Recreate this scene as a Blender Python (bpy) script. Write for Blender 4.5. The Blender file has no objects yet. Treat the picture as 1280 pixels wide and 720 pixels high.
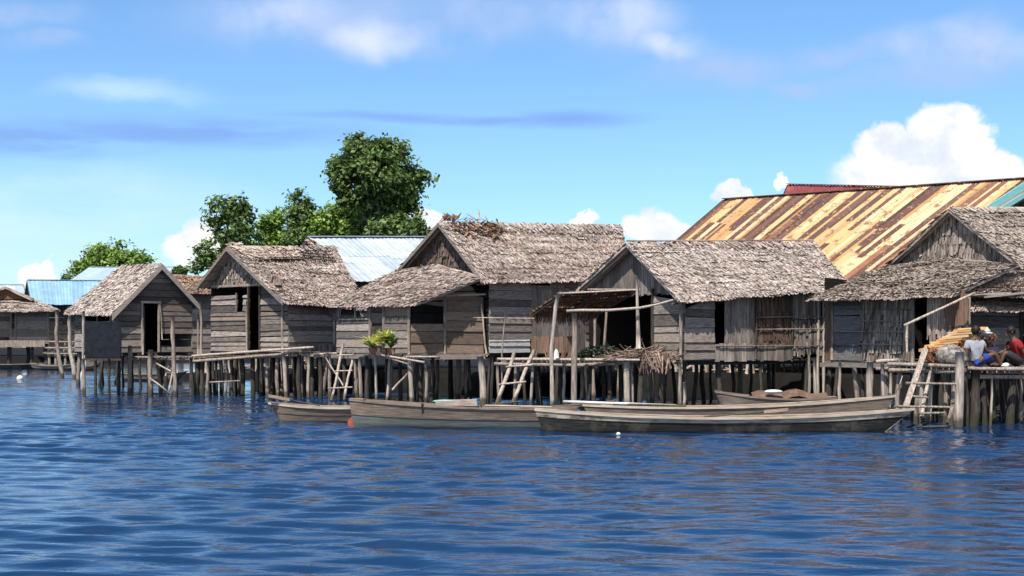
import bpy, math, random
import numpy as np
from mathutils import Vector as V, noise as mnoise

random.seed(7)
rng = np.random.default_rng(11)
R = math.radians
C = bpy.context.scene.collection
sc = bpy.context.scene

# ------------------------------------------------------------------ camera
F, H0, HC = 1778.0, 425.0, 1.9          # focal length and horizon line measured on the photo (1280 wide), eye height
cam_d = bpy.data.cameras.new('camera')
cam = bpy.data.objects.new('camera', cam_d); C.objects.link(cam)
cam.location = (0, 0, HC); cam.rotation_euler = (R(90), 0, 0)
cam_d.sensor_width = 36; cam_d.lens = 36 * F / 1280
cam_d.shift_y = (H0 - 360) / 1280
cam_d.clip_start = 0.1; cam_d.clip_end = 9000
sc.camera = cam

# ------------------------------------------------------------------ sun and exposure
SUN_EL = R(57)
sh = V((-0.40, -0.92, 0)).normalized()
sun_dir = V((sh.x * math.cos(SUN_EL), sh.y * math.cos(SUN_EL), math.sin(SUN_EL)))
ld = bpy.data.lights.new('sun', 'SUN'); ld.energy = 4.8; ld.angle = R(0.5); ld.color = (1.0, 0.95, 0.88)
lo = bpy.data.objects.new('sun', ld); C.objects.link(lo)
lo.rotation_euler = (-sun_dir).to_track_quat('-Z', 'Y').to_euler()
sc.view_settings.view_transform = 'Standard'; sc.view_settings.look = 'None'
sc.view_settings.gamma = 1; sc.view_settings.use_curve_mapping = False
sc.view_settings.exposure = 0.32
sc.cycles.max_bounces = 6; sc.cycles.diffuse_bounces = 3; sc.cycles.glossy_bounces = 3

# ------------------------------------------------------------------ sky
SKY_STR = 0.125
w = bpy.data.worlds.new('World'); sc.world = w; w.use_nodes = True
nt = w.node_tree; nt.nodes.clear()
def N(t, kind, **kw):
    n = t.nodes.new(kind)
    for k, v in kw.items(): setattr(n, k, v)
    return n
def mth(t, op, a, b=None, c=None):
    n = N(t, 'ShaderNodeMath', operation=op)
    for i, s in enumerate((a, b, c)):
        if s is None: continue
        if isinstance(s, (int, float)): n.inputs[i].default_value = s
        else: t.links.new(s, n.inputs[i])
    return n.outputs[0]
def smooth(t, val, a, b, lo=0.0, hi=1.0):
    n = N(t, 'ShaderNodeMapRange', interpolation_type='SMOOTHSTEP')
    t.links.new(val, n.inputs['Value'])
    n.inputs['From Min'].default_value = a; n.inputs['From Max'].default_value = b
    n.inputs['To Min'].default_value = lo; n.inputs['To Max'].default_value = hi
    return n.outputs['Result']
sky = N(nt, 'ShaderNodeTexSky', sky_type='NISHITA'); sky.sun_disc = False
sky.sun_elevation = SUN_EL; sky.sun_rotation = math.atan2(sh.x, sh.y)
sky.air_density = 1.0; sky.dust_density = 0.25; sky.ozone_density = 1.5
tc = N(nt, 'ShaderNodeTexCoord'); sep = N(nt, 'ShaderNodeSeparateXYZ')
nt.links.new(tc.outputs['Generated'], sep.inputs[0])
az = mth(nt, 'ARCTAN2', sep.outputs['X'], sep.outputs['Y']); el = mth(nt, 'ARCSINE', sep.outputs['Z'])
ae = N(nt, 'ShaderNodeCombineXYZ'); nt.links.new(az, ae.inputs[0]); nt.links.new(el, ae.inputs[1])
def nz(scale, detail, rough=0.55, src=None, stretch=None):
    n = N(nt, 'ShaderNodeTexNoise'); n.inputs['Scale'].default_value = scale
    n.inputs['Detail'].default_value = detail; n.inputs['Roughness'].default_value = rough
    s = src or ae.outputs[0]
    if stretch:
        m = N(nt, 'ShaderNodeVectorMath', operation='MULTIPLY'); nt.links.new(s, m.inputs[0]); m.inputs[1].default_value = stretch; s = m.outputs[0]
    nt.links.new(s, n.inputs['Vector']); return n
def warp(scale, amt, detail=3):
    n = nz(scale, detail)
    s = N(nt, 'ShaderNodeVectorMath', operation='SUBTRACT'); nt.links.new(n.outputs['Color'], s.inputs[0]); s.inputs[1].default_value = (.5, .5, .5)
    m = N(nt, 'ShaderNodeVectorMath', operation='SCALE'); nt.links.new(s.outputs[0], m.inputs[0]); m.inputs['Scale'].default_value = amt
    a = N(nt, 'ShaderNodeVectorMath', operation='ADD'); nt.links.new(ae.outputs[0], a.inputs[0]); nt.links.new(m.outputs[0], a.inputs[1])
    f = N(nt, 'ShaderNodeVectorMath', operation='MULTIPLY'); nt.links.new(a.outputs[0], f.inputs[0]); f.inputs[1].default_value = (1, 1, 0)
    return f.outputs[0]
def blobs(src, lst):
    best = None
    for (px, py, rx, ry) in lst:
        a0 = math.atan((px - 640) / F); e0 = math.atan((H0 - py) / F * math.cos(a0))
        s = N(nt, 'ShaderNodeVectorMath', operation='SUBTRACT'); nt.links.new(src, s.inputs[0]); s.inputs[1].default_value = (a0, e0, 0)
        m = N(nt, 'ShaderNodeVectorMath', operation='MULTIPLY'); nt.links.new(s.outputs[0], m.inputs[0]); m.inputs[1].default_value = (F / rx, F / ry, 0)
        l = N(nt, 'ShaderNodeVectorMath', operation='LENGTH'); nt.links.new(m.outputs[0], l.inputs[0])
        best = l.outputs['Value'] if best is None else mth(nt, 'MINIMUM', best, l.outputs['Value'])
    return best
w1 = warp(34, 0.034, 6)
cum = blobs(w1, [(1150, 215, 105, 46), (1180, 168, 48, 36), (1105, 180, 38, 32), (1235, 215, 55, 28), (1218, 190, 30, 26), (915, 247, 24, 13), (972, 234, 9, 8),
                 (812, 285, 38, 27), (850, 292, 26, 16), (728, 274, 20, 9), (528, 268, 30, 19), (540, 290, 30, 30), (243, 310, 34, 34), (47, 336, 26, 11)])
cum_m = smooth(nt, cum, 1.12, 0.80)
w2 = warp(9, 0.05, 5)
thin = blobs(w2, [(610, 22, 130, 40), (60, 50, 60, 16), (1140, 100, 120, 24), (395, 20, 200, 56), (520, 45, 110, 34), (765, 22, 95, 50), (900, 85, 120, 32), (1000, 105, 50, 14), (1205, 66, 110, 44), (1080, 62, 110, 24), (20, 10, 110, 24)])
n_th = nz(11, 5, 0.6)
thin_m = mth(nt, 'MULTIPLY', smooth(nt, thin, 1.25, 0.1), smooth(nt, n_th.outputs['Fac'], 0.26, 0.62))
w4 = warp(12, 0.05, 4)
white_in = mth(nt, 'MULTIPLY', smooth(nt, blobs(w4, [(350, 12, 85, 36), (775, 14, 80, 40), (1215, 60, 95, 32), (470, 45, 75, 26), (840, 45, 50, 18)]), 1.25, 0.0), smooth(nt, nz(13, 4, .55).outputs['Fac'], .28, .68))
w3 = warp(5, 0.02, 4)
strk = blobs(w3, [(230, 165, 270, 22), (560, 149, 250, 8), (40, 172, 160, 24), (710, 150, 110, 13)])
strk_m = mth(nt, 'MULTIPLY', mth(nt, 'MULTIPLY', smooth(nt, strk, 1.25, 0.1), smooth(nt, nz(9, 6, .6, None, (1, 7, 1)).outputs['Fac'], .22, .55)), 1.0)
veil = mth(nt, 'MULTIPLY', mth(nt, 'MULTIPLY', smooth(nt, blobs(w2, [(60, 262, 330, 62), (60, 325, 280, 56), (170, 122, 110, 18), (10, 235, 200, 26)]), 1.2, 0.1), smooth(nt, nz(6, 5, .6, None, (1, 4, 1)).outputs['Fac'], .15, .75)), 0.66)
# unseen cloud added overhead and behind the camera, a neutral fill for the walls
gen = nz(2.3, 6, .6, tc.outputs['Generated'])
gen_m = mth(nt, 'MULTIPLY', mth(nt, 'MULTIPLY', smooth(nt, gen.outputs['Fac'], .36, .56), mth(nt, 'MAXIMUM', smooth(nt, el, 0.55, 0.85), mth(nt, 'MULTIPLY', smooth(nt, sep.outputs['Y'], 0.05, -0.35), smooth(nt, el, 0.02, 0.12)))), 0.88)
def mixc(fac, a, b):
    n = N(nt, 'ShaderNodeMix', data_type='RGBA')
    for s, v in ((n.inputs[0], fac), (n.inputs[6], a), (n.inputs[7], b)):
        if isinstance(v, (int, float, tuple)): s.default_value = v
        else: nt.links.new(v, s)
    return n.outputs[2]
K = 1.0 / SKY_STR
tint = N(nt, 'ShaderNodeMix', data_type='RGBA', blend_type='MULTIPLY'); tint.inputs[0].default_value = 1
nt.links.new(sky.outputs[0], tint.inputs[6]); tint.inputs[7].default_value = (.63, .86, 1.10, 1)
SKY_TINT = tint
col = tint.outputs[2]
col = mixc(veil, col, (.62 * K, .79 * K, .95 * K, 1))
col = mixc(strk_m, col, (.21 * K, .38 * K, .76 * K, 1))
col = mixc(thin_m, col, (.35 * K, .49 * K, .77 * K, 1))
col = mixc(white_in, col, (.64 * K, .71 * K, .90 * K, 1))
col = mixc(gen_m, col, (.43 * K, .43 * K, .44 * K, 1))
shade = nz(26, 5, .6)
cc = mixc(smooth(nt, shade.outputs['Fac'], .32, .6), (.64 * K, .70 * K, .80 * K, 1), (.88 * K, .88 * K, .86 * K, 1))
col = mixc(cum_m, col, cc)
bg = N(nt, 'ShaderNodeBackground'); bg.inputs['Strength'].default_value = SKY_STR
nt.links.new(col, bg.inputs['Color'])
out = N(nt, 'ShaderNodeOutputWorld'); nt.links.new(bg.outputs[0], out.inputs['Surface'])

# ------------------------------------------------------------------ helpers
def P(px, py, Y): return V(((px - 640) / F * Y, Y, HC - (py - H0) / F * Y))
def G(px, Y, z=0.0): return V(((px - 640) / F * Y, Y, z))
Z = V((0, 0, 1))
def rnd(a, b): return random.uniform(a, b)

class MB:
    def __init__(s): s.v = []; s.f = []; s.sm = []
    def quad(s, a, b, c, d, sm=False):
        n = len(s.v); s.v += [a, b, c, d]; s.f.append((n, n + 1, n + 2, n + 3)); s.sm.append(sm)
    def poly(s, pts):
        n = len(s.v); s.v += list(pts); s.f.append(tuple(range(n, n + len(pts)))); s.sm.append(False)
    def box8(s, b, t):
        n = len(s.v); s.v += list(b) + list(t)
        for f in ((3, 2, 1, 0), (4, 5, 6, 7), (0, 1, 5, 4), (1, 2, 6, 5), (2, 3, 7, 6), (3, 0, 4, 7)):
            s.f.append(tuple(n + i for i in f)); s.sm.append(False)
    def beam(s, p, q, wd, ht, up=Z):
        d = (q - p); d = d.normalized() if d.length > 1e-6 else V((1, 0, 0))
        sd = d.cross(up)
        if sd.length < 1e-4: sd = d.cross(V((0, 1, 0)))
        sd.normalize(); u = sd.cross(d).normalized(); a = sd * wd / 2; b = u * ht / 2
        s.box8([p - a - b, p + a - b, q + a - b, q - a - b], [p - a + b, p + a + b, q + a + b, q - a + b])
    def prism(s, pts, off):
        n = len(s.v); k = len(pts); s.v += list(pts) + [p + off for p in pts]
        s.f.append(tuple(range(n + k - 1, n - 1, -1))); s.f.append(tuple(range(n + k, n + 2 * k))); s.sm += [False, False]
        for i in range(k):
            j = (i + 1) % k; s.f.append((n + i, n + j, n + k + j, n + k + i)); s.sm.append(False)
    def tube(s, pts, rad, n=7, jit=0.0, smooth=True):
        k = len(pts); base = len(s.v)
        ref = V((0.3, 1, 0.1)).normalized()
        for i, p in enumerate(pts):
            d = (pts[min(i + 1, k - 1)] - pts[max(i - 1, 0)]).normalized()
            a = d.cross(ref)
            if a.length < 1e-3: a = d.cross(Z)
            a.normalize(); b = d.cross(a)
            r = rad[i] if isinstance(rad, (list, tuple)) else rad
            for j in range(n):
                t = 2 * math.pi * j / n; rr = r * (1 + rnd(-jit, jit))
                s.v.append(p + (a * math.cos(t) + b * math.sin(t)) * rr)
        for i in range(k - 1):
            for j in range(n):
                j2 = (j + 1) % n
                s.f.append((base + i * n + j, base + i * n + j2, base + (i + 1) * n + j2, base + (i + 1) * n + j)); s.sm.append(smooth)
        s.f.append(tuple(base + j for j in range(n))); s.f.append(tuple(base + (k - 1) * n + j for j in range(n - 1, -1, -1))); s.sm += [False, False]
    def pole(s, p, q, r0, r1, wob=0.03, n=7, seg=None):
        L = (q - p).length; seg = seg or max(3, int(L / 0.35)); pts = []; rad = []
        ox = oy = 0
        ph = rnd(0, 6); am = wob * rnd(.4, 1.3)
        for i in range(seg + 1):
            t = i / seg; c = p.lerp(q, t)
            e = math.sin(t * math.pi)
            o = V((math.sin(ph + t * 3.1) * am, math.cos(ph * 1.7 + t * 2.5) * am, 0)) * e + V((rnd(-1, 1), rnd(-1, 1), 0)) * wob * .22 * (0 < i < seg)
            pts.append(c + o); rad.append((r0 * (1 - t) + r1 * t) * rnd(.86, 1.14))
        s.tube(pts, rad, n, .07)
    def ball(s, c, rx, ry, rz, nu=12, nv=8, jit=0.0):
        base = len(s.v)
        for i in range(nv + 1):
            th = math.pi * i / nv
            for j in range(nu):
                ph = 2 * math.pi * j / nu; k = 1 + rnd(-jit, jit)
                s.v.append(c + V((rx * math.sin(th) * math.cos(ph) * k, ry * math.sin(th) * math.sin(ph) * k, rz * math.cos(th) * k)))
        for i in range(nv):
            for j in range(nu):
                j2 = (j + 1) % nu
                s.f.append((base + i * nu + j, base + (i + 1) * nu + j, base + (i + 1) * nu + j2, base + i * nu + j2)); s.sm.append(True)
    def build(s, name, mat, parent=None, kind=None):
        off = world_loc(parent) if parent else V((0, 0, 0))
        me = bpy.data.meshes.new(name)
        me.from_pydata([tuple(p - off) for p in s.v], [], s.f)
        me.polygons.foreach_set('use_smooth', s.sm); me.update()
        o = bpy.data.objects.new(name, me); C.objects.link(o)
        if mat: me.materials.append(mat)
        if parent: o.parent = parent
        if kind: o['kind'] = kind
        return o
LOC = {}
def world_loc(o):
    while o is not None:
        if o.name in LOC: return LOC[o.name]
        o = o.parent
    return V((0, 0, 0))
def thing(name, label, cat, loc, group=None):
    o = bpy.data.objects.new(name, None); C.objects.link(o); o.empty_display_size = .2
    o.location = loc; LOC[o.name] = V(loc); o['label'] = label; o['category'] = cat
    if group: o['group'] = group
    return o
def mesh_thing(name, mb, mat, label, cat, base, group=None):
    """a thing that is one mesh; origin at its base"""
    o = mb.build(name, mat)
    b = V(base)
    for v_ in o.data.vertices: v_.co -= b
    o.location = b; LOC[o.name] = b
    o['label'] = label; o['category'] = cat
    if group: o['group'] = group
    return o

# ------------------------------------------------------------------ materials
def new_mat(name):
    m = bpy.data.materials.new(name); m.use_nodes = True; t = m.node_tree
    b = t.nodes['Principled BSDF']; return m, t, b
def surf_mat(name, c0, c1, stretch=(1, 1, 1), scale=6, rough=.88, isl=(.65, 1.25), stain=None, stain_lo=.5, bump=.3, bump_d=.01, c2=None, c2_lo=.6, spec=.2, sst=(1, 1, 1)):
    m, t, b = new_mat(name)
    tcn = N(t, 'ShaderNodeTexCoord'); mp = N(t, 'ShaderNodeMapping'); mp.inputs['Scale'].default_value = stretch
    t.links.new(tcn.outputs['Object'], mp.inputs[0])
    geo = N(t, 'ShaderNodeNewGeometry')
    # shift the pattern per board / per leaf so neighbours never share it
    off = N(t, 'ShaderNodeVectorMath', operation='SCALE'); off.inputs[0].default_value = (13, 7, 5)
    t.links.new(geo.outputs['Random Per Island'], off.inputs['Scale'])
    add = N(t, 'ShaderNodeVectorMath', operation='ADD'); t.links.new(mp.outputs[0], add.inputs[0]); t.links.new(off.outputs[0], add.inputs[1])
    n = N(t, 'ShaderNodeTexNoise'); n.inputs['Scale'].default_value = scale; n.inputs['Detail'].default_value = 6; n.inputs['Roughness'].default_value = .65
    t.links.new(add.outputs[0], n.inputs['Vector'])
    def mx(fac, a, c, bt='MIX'):
        q = N(t, 'ShaderNodeMix', data_type='RGBA', blend_type=bt)
        for s_, v_ in ((q.inputs[0], fac), (q.inputs[6], a), (q.inputs[7], c)):
            if isinstance(v_, tuple): s_.default_value = (*v_[:3], 1)
            elif isinstance(v_, (int, float)): s_.default_value = v_
            else: t.links.new(v_, s_)
        return q.outputs[2]
    col = mx(smooth(t, n.outputs['Fac'], .3, .7), c0, c1)
    if c2:   # a second tint that whole boards / sheets take
        w_ = N(t, 'ShaderNodeTexWhiteNoise', noise_dimensions='1D'); t.links.new(geo.outputs['Random Per Island'], w_.inputs['W'])
        col = mx(smooth(t, w_.outputs['Value'], c2_lo, c2_lo + .12), col, mx(.6, col, c2))
    if stain:
        n2 = N(t, 'ShaderNodeTexNoise'); n2.inputs['Scale'].default_value = 1.3; n2.inputs['Detail'].default_value = 5; n2.inputs['Roughness'].default_value = .7
        m2 = N(t, 'ShaderNodeMapping'); m2.inputs['Scale'].default_value = sst; t.links.new(tcn.outputs['Object'], m2.inputs[0]); t.links.new(m2.outputs[0], n2.inputs['Vector'])
        col = mx(mth(t, 'MULTIPLY', smooth(t, n2.outputs['Fac'], stain_lo, stain_lo + .2), .75), col, stain)
    r = N(t, 'ShaderNodeMapRange'); t.links.new(geo.outputs['Random Per Island'], r.inputs['Value']); r.inputs['To Min'].default_value = isl[0]; r.inputs['To Max'].default_value = isl[1]
    cmb = N(t, 'ShaderNodeCombineColor')
    for i in range(3): t.links.new(r.outputs[0], cmb.inputs[i])
    col = mx(1.0, col, cmb.outputs[0], 'MULTIPLY')
    t.links.new(col, b.inputs['Base Color'])
    b.inputs['Roughness'].default_value = rough; b.inputs['Specular IOR Level'].default_value = spec
    if bump:
        bp = N(t, 'ShaderNodeBump'); bp.inputs['Strength'].default_value = bump; bp.inputs['Distance'].default_value = bump_d
        t.links.new(n.outputs['Fac'], bp.inputs['Height']); t.links.new(bp.outputs[0], b.inputs['Normal'])
    return m
HS = (1.2, 1.2, 16); VS = (14, 14, 1.1)
M = {}
M['board'] = surf_mat('weathered_board', (.105, .088, .077), (.33, .285, .25), HS, 3.2, isl=(.36, 1.48), stain=(.10, .085, .08), stain_lo=.55, c2=(.26, .19, .14), c2_lo=.72)
M['board_pale'] = surf_mat('pale_weathered_board', (.25, .205, .175), (.52, .445, .385), HS, 3.2, isl=(.7, 1.25), stain=(.13, .11, .10), stain_lo=.56)
M['board_white'] = surf_mat('whitewashed_board', (.30, .285, .27), (.68, .66, .63), HS, 3.2, isl=(.75, 1.15), stain=(.22, .20, .18), stain_lo=.55)
M['board_brown'] = surf_mat('brown_board', (.13, .095, .07), (.27, .20, .155), HS, 3.2, isl=(.6, 1.25), stain=(.08, .07, .06), stain_lo=.58)
M['vboard'] = surf_mat('upright_board', (.11, .09, .077), (.33, .28, .245), VS, 2.6, isl=(.6, 1.3), stain=(.09, .075, .07), stain_lo=.56)
M['vbrown'] = surf_mat('brown_upright_board', (.10, .06, .045), (.21, .135, .10), VS, 2.6, isl=(.6, 1.25))
M['post'] = surf_mat('driftwood_post', (.14, .108, .085), (.52, .43, .36), VS, 2.4, isl=(.5, 1.2), stain=(.09, .07, .06), stain_lo=.52, bump=.6, bump_d=.02)
M['post_dark'] = surf_mat('dark_post_and_shade', (.030, .025, .022), (.105, .088, .075), VS, 2.4, isl=(.6, 1.3), bump=.6, bump_d=.02)  # dark wood; its colour also stands for shade on posts under the floors
M['pole'] = surf_mat('peeled_pole', (.25, .20, .16), (.64, .55, .47), VS, 2.2, isl=(.6, 1.2), stain=(.14, .11, .09), stain_lo=.57)
M['thatch'] = surf_mat('nipa_thatch', (.31, .25, .22), (.60, .51, .46), (5, 5, 5), 3, isl=(.58, 1.22), stain=(.17, .125, .10), stain_lo=.46, sst=(.5, .5, 4), bump=.2, c2=(.42, .25, .17), c2_lo=.84, rough=.8)
M['thatch_pale'] = surf_mat('pale_nipa_thatch', (.34, .285, .255), (.66, .575, .52), (5, 5, 5), 3, isl=(.60, 1.20), stain=(.23, .18, .15), stain_lo=.50, sst=(.5, .5, 4), bump=.2, c2=(.44, .30, .22), c2_lo=.86, rough=.8)
M['thatch_flat'] = surf_mat('matted_grey_thatch', (.29, .24, .205), (.50, .43, .375), (6, 6, 6), 3, isl=(.76, 1.1), stain=(.19, .15, .125), stain_lo=.46, sst=(.5, .5, 3), bump=.2, rough=.85)
M['thatch_pink'] = surf_mat('fresh_faded_thatch', (.38, .30, .25), (.62, .51, .43), (5, 5, 5), 3, isl=(.6, 1.2), bump=.2, c2=(.55, .33, .22), c2_lo=.8, rough=.75)
M['dry_frond'] = surf_mat('dry_palm_frond', (.20, .13, .10), (.46, .33, .26), (3, 3, 3), 3, isl=(.4, 1.3), bump=.1)
M['thatch_brown'] = surf_mat('brown_thatch', (.085, .045, .028), (.22, .125, .08), (2, 2, 2), 3, isl=(.5, 1.4), bump=.2)
M['leafwall'] = surf_mat('nipa_wall_leaf', (.145, .117, .098), (.46, .39, .335), VS, 1.6, isl=(.45, 1.4), stain=(.11, .09, .085), stain_lo=.54, c2=(.25, .17, .13), c2_lo=.75)
M['leafwall_brown'] = surf_mat('brown_nipa_wall', (.10, .07, .055), (.23, .17, .14), VS, 1.6, isl=(.6, 1.35))
M['bluegrey'] = surf_mat('bluish_board', (.085, .08, .082), (.20, .195, .195), HS, 3, isl=(.6, 1.3))
M['black_sheet'] = surf_mat('dark_sheet', (.007, .009, .014), (.018, .021, .029), (3, 3, 3), 2, isl=(.8, 1.2), rough=.6)
M['room_shade'] = surf_mat('room_shade_board', (.012, .010, .009), (.03, .025, .022), HS, 3)  # boards coloured near-black to stand for the shade inside the rooms
M['void'] = surf_mat('dark_underfloor', (.02, .018, .016), (.05, .045, .04), (1, 1, 1), 2)
M['land'] = surf_mat('shade_dark_mud', (.004, .0035, .003), (.011, .009, .007), (1, 1, 1), 1.2, isl=(1, 1), stain=(.010, .014, .006), stain_lo=.5, bump=.6, bump_d=.15)  # mud coloured near-black in place of the shade under the houses
M['blue_roof'] = surf_mat('blue_metal_sheet', (.22, .38, .55), (.29, .47, .63), (1, 1, 1), 1.2, isl=(.88, 1.12), rough=.5, bump=.05)
M['zinc'] = surf_mat('grey_blue_zinc_sheet', (.40, .47, .54), (.56, .62, .67), (1, 1, 1), 2, isl=(.82, 1.12), rough=.5, bump=.05, stain=(.38, .24, .17), stain_lo=.66, c2=(.26, .33, .42), c2_lo=.76, spec=.4)
M['lightblue'] = surf_mat('pale_blue_sheet', (.32, .43, .54), (.42, .52, .62), (1, 1, 1), 2, isl=(.9, 1.1), rough=.5, bump=.05)
M['red_roof'] = surf_mat('red_metal_sheet', (.20, .045, .05), (.30, .085, .085), (1, 1, 1), 2, isl=(.85, 1.15), rough=.5, bump=.05)
M['teal'] = surf_mat('turquoise_paint', (.20, .50, .50), (.30, .62, .62), HS, 3, isl=(.9, 1.1), rough=.6)
M['white'] = surf_mat('white_paint', (.60, .59, .56), (.80, .79, .76), (1, 1, 1), 4, isl=(.9, 1.05), rough=.6)
M['boat_grey'] = surf_mat('grey_blue_hull_paint', (.085, .10, .098), (.165, .18, .172), HS, 2, isl=(.9, 1.1), rough=.55, stain=(.20, .215, .20), stain_lo=.58, spec=.35)
M['boat_dark'] = surf_mat('tarred_hull', (.012, .012, .011), (.042, .040, .036), HS, 2, isl=(.9, 1.1), rough=.6, stain=(.13, .115, .09), stain_lo=.50, spec=.35)
M['boat_brown'] = surf_mat('brown_hull_plank', (.135, .10, .078), (.30, .235, .19), HS, 2.4, isl=(.8, 1.2), rough=.7, stain=(.09, .07, .06), stain_lo=.58)
M['boat_pale'] = surf_mat('pale_peeling_strake', (.27, .23, .185), (.62, .54, .45), HS, 2.4, isl=(.85, 1.1), rough=.65, stain=(.05, .045, .04), stain_lo=.47, sst=(1.5, 1.5, 3))
M['rail'] = surf_mat('cream_gunwale', (.36, .29, .22), (.62, .52, .42), HS, 2.4, isl=(.9, 1.1), rough=.6, stain=(.20, .16, .13), stain_lo=.6)
M['red_stem'] = surf_mat('red_paint', (.22, .045, .035), (.36, .10, .08), (1, 1, 1), 4, isl=(.9, 1.1), rough=.6)
M['wood_orange'] = surf_mat('fresh_split_wood', (.66, .30, .10), (.95, .58, .27), HS, 3, isl=(.75, 1.15), rough=.7, c2=(.86, .66, .42), c2_lo=.6)
M['wood_bark'] = surf_mat('reddish_bark', (.12, .05, .03), (.35, .16, .09), VS, 3, isl=(.5, 1.4), rough=.8)
M['sack'] = surf_mat('patterned_grey_sack', (.05, .045, .042), (.42, .38, .34), (3.2, 3.2, 3.2), 3, isl=(1, 1), rough=.8)
M['net_green'] = surf_mat('green_net', (.018, .04, .026), (.06, .10, .065), (6, 6, 6), 4, isl=(.7, 1.3), rough=.8)
M['bark'] = surf_mat('tree_bark', (.10, .08, .06), (.22, .18, .14), VS, 2, isl=(1, 1))
M['terracotta'] = surf_mat('clay_pot', (.24, .12, .08), (.34, .18, .12), (1, 1, 1), 5, isl=(1, 1))
def plain(name, c, rough=.7, **k): return surf_mat(name, tuple(x * .85 for x in c), tuple(min(1, x * 1.1) for x in c), (1, 1, 1), 8, isl=(.97, 1.03), rough=rough, bump=.1, **k)
M['skin'] = plain('brown_skin', (.12, .068, .045), .55)
M['hair'] = plain('black_hair', (.018, .015, .014), .5)
M['tee_grey'] = plain('light_grey_cotton', (.32, .33, .37), .9)
M['tee_white'] = plain('white_cotton', (.78, .77, .75), .9)
M['tee_red'] = plain('red_cotton', (.30, .022, .03), .85)
M['blue'] = plain('blue_cloth', (.025, .055, .27), .85)
M['navy'] = plain('navy_cloth', (.018, .022, .06), .85)
M['darkcloth'] = plain('dark_cloth', (.035, .035, .04), .85)
M['turq'] = plain('turquoise_plastic', (.25, .60, .52), .4)
def tide(m):
    t = m.node_tree; b = t.nodes['Principled BSDF']; src = b.inputs['Base Color'].links[0].from_socket
    tcn = N(t, 'ShaderNodeTexCoord'); s_ = N(t, 'ShaderNodeSeparateXYZ'); t.links.new(tcn.outputs['Object'], s_.inputs[0])
    n = N(t, 'ShaderNodeTexNoise'); n.inputs['Scale'].default_value = 5; t.links.new(tcn.outputs['Object'], n.inputs['Vector'])
    h = mth(t, 'ADD', s_.outputs['Z'], mth(t, 'MULTIPLY', n.outputs['Fac'], -.35)); f = smooth(t, h, .16, -.02)
    q = N(t, 'ShaderNodeMix', data_type='RGBA'); t.links.new(mth(t, 'MULTIPLY', f, .85), q.inputs[0]); t.links.new(src, q.inputs[6]); q.inputs[7].default_value = (.045, .045, .028, 1)
    t.links.new(q.outputs[2], b.inputs['Base Color'])
for k_ in ('post', 'pole', 'post_dark'): tide(M[k_])
def leaf_mat(name, c0, c1, isl=(.5, 1.5)):
    m = surf_mat(name, c0, c1, (1, 1, 1), 1.0, isl=isl, rough=.5, bump=0, spec=.35)
    t = m.node_tree; b = t.nodes['Principled BSDF']; o = t.nodes['Material Output']
    tr = N(t, 'ShaderNodeBsdfTranslucent'); ms = N(t, 'ShaderNodeMixShader'); ms.inputs[0].default_value = .25
    t.links.new(b.inputs['Base Color'].links[0].from_socket, tr.inputs['Color'])
    t.links.new(b.outputs[0], ms.inputs[1]); t.links.new(tr.outputs[0], ms.inputs[2]); t.links.new(ms.outputs[0], o.inputs['Surface'])
    return m
M['leaf_dark'] = leaf_mat('dark_leaf', (.07, .125, .03), (.18, .26, .075))
M['leaf_mid'] = leaf_mat('mid_leaf', (.13, .23, .035), (.27, .39, .08))
M['leaf_bright'] = leaf_mat('bright_leaf', (.10, .17, .035), (.19, .28, .07))
M['leaf_yellow'] = leaf_mat('yellow_green_leaf', (.50, .56, .09), (.85, .82, .30), (.6, 1.3))

def rust_mat():
    m, t, b = new_mat('rusted_corrugated_sheet')
    tcn = N(t, 'ShaderNodeTexCoord'); geo = N(t, 'ShaderNodeNewGeometry')
    wn = N(t, 'ShaderNodeTexWhiteNoise', noise_dimensions='1D'); t.links.new(geo.outputs['Random Per Island'], wn.inputs['W'])
    rp = N(t, 'ShaderNodeValToRGB'); cr = rp.color_ramp; cr.interpolation = 'CONSTANT'
    cols = [(0, (.125, .072, .062)), (.22, (.165, .095, .078)), (.40, (.23, .12, .08)), (.47, (.52, .30, .15)), (.53, (.64, .43, .22)), (.76, (.70, .53, .33)), (.95, (.33, .16, .09))]
    cr.elements[0].position = 0; cr.elements[0].color = (*cols[0][1], 1); cr.elements[1].position = cols[1][0]; cr.elements[1].color = (*cols[1][1], 1)
    for p_, c_ in cols[2:]:
        e = cr.elements.new(p_); e.color = (*c_, 1)
    t.links.new(wn.outputs['Value'], rp.inputs[0])
    n = N(t, 'ShaderNodeTexNoise'); n.inputs['Scale'].default_value = 2.6; n.inputs['Detail'].default_value = 7; n.inputs['Roughness'].default_value = .75
    t.links.new(tcn.outputs['Object'], n.inputs['Vector'])
    n2 = N(t, 'ShaderNodeTexNoise'); n2.inputs['Scale'].default_value = 7; n2.inputs['Detail'].default_value = 5
    t.links.new(tcn.outputs['Object'], n2.inputs['Vector'])
    def mx(f, a, c):
        q = N(t, 'ShaderNodeMix', data_type='RGBA'); t.links.new(f, q.inputs[0]); t.links.new(a, q.inputs[6])
        if isinstance(c, tuple): q.inputs[7].default_value = c
        else: t.links.new(c, q.inputs[7])
        return q.outputs[2]
    c = mx(mth(t, 'MULTIPLY', smooth(t, n.outputs['Fac'], .52, .63), .85), rp.outputs[0], (.22, .095, .05, 1))
    c = mx(mth(t, 'MULTIPLY', smooth(t, n2.outputs['Fac'], .58, .70), .7), c, (.62, .42, .24, 1))
    t.links.new(c, b.inputs['Base Color']); b.inputs['Roughness'].default_value = .75; b.inputs['Specular IOR Level'].default_value = .25
    return m
M['rust'] = rust_mat()

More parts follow.
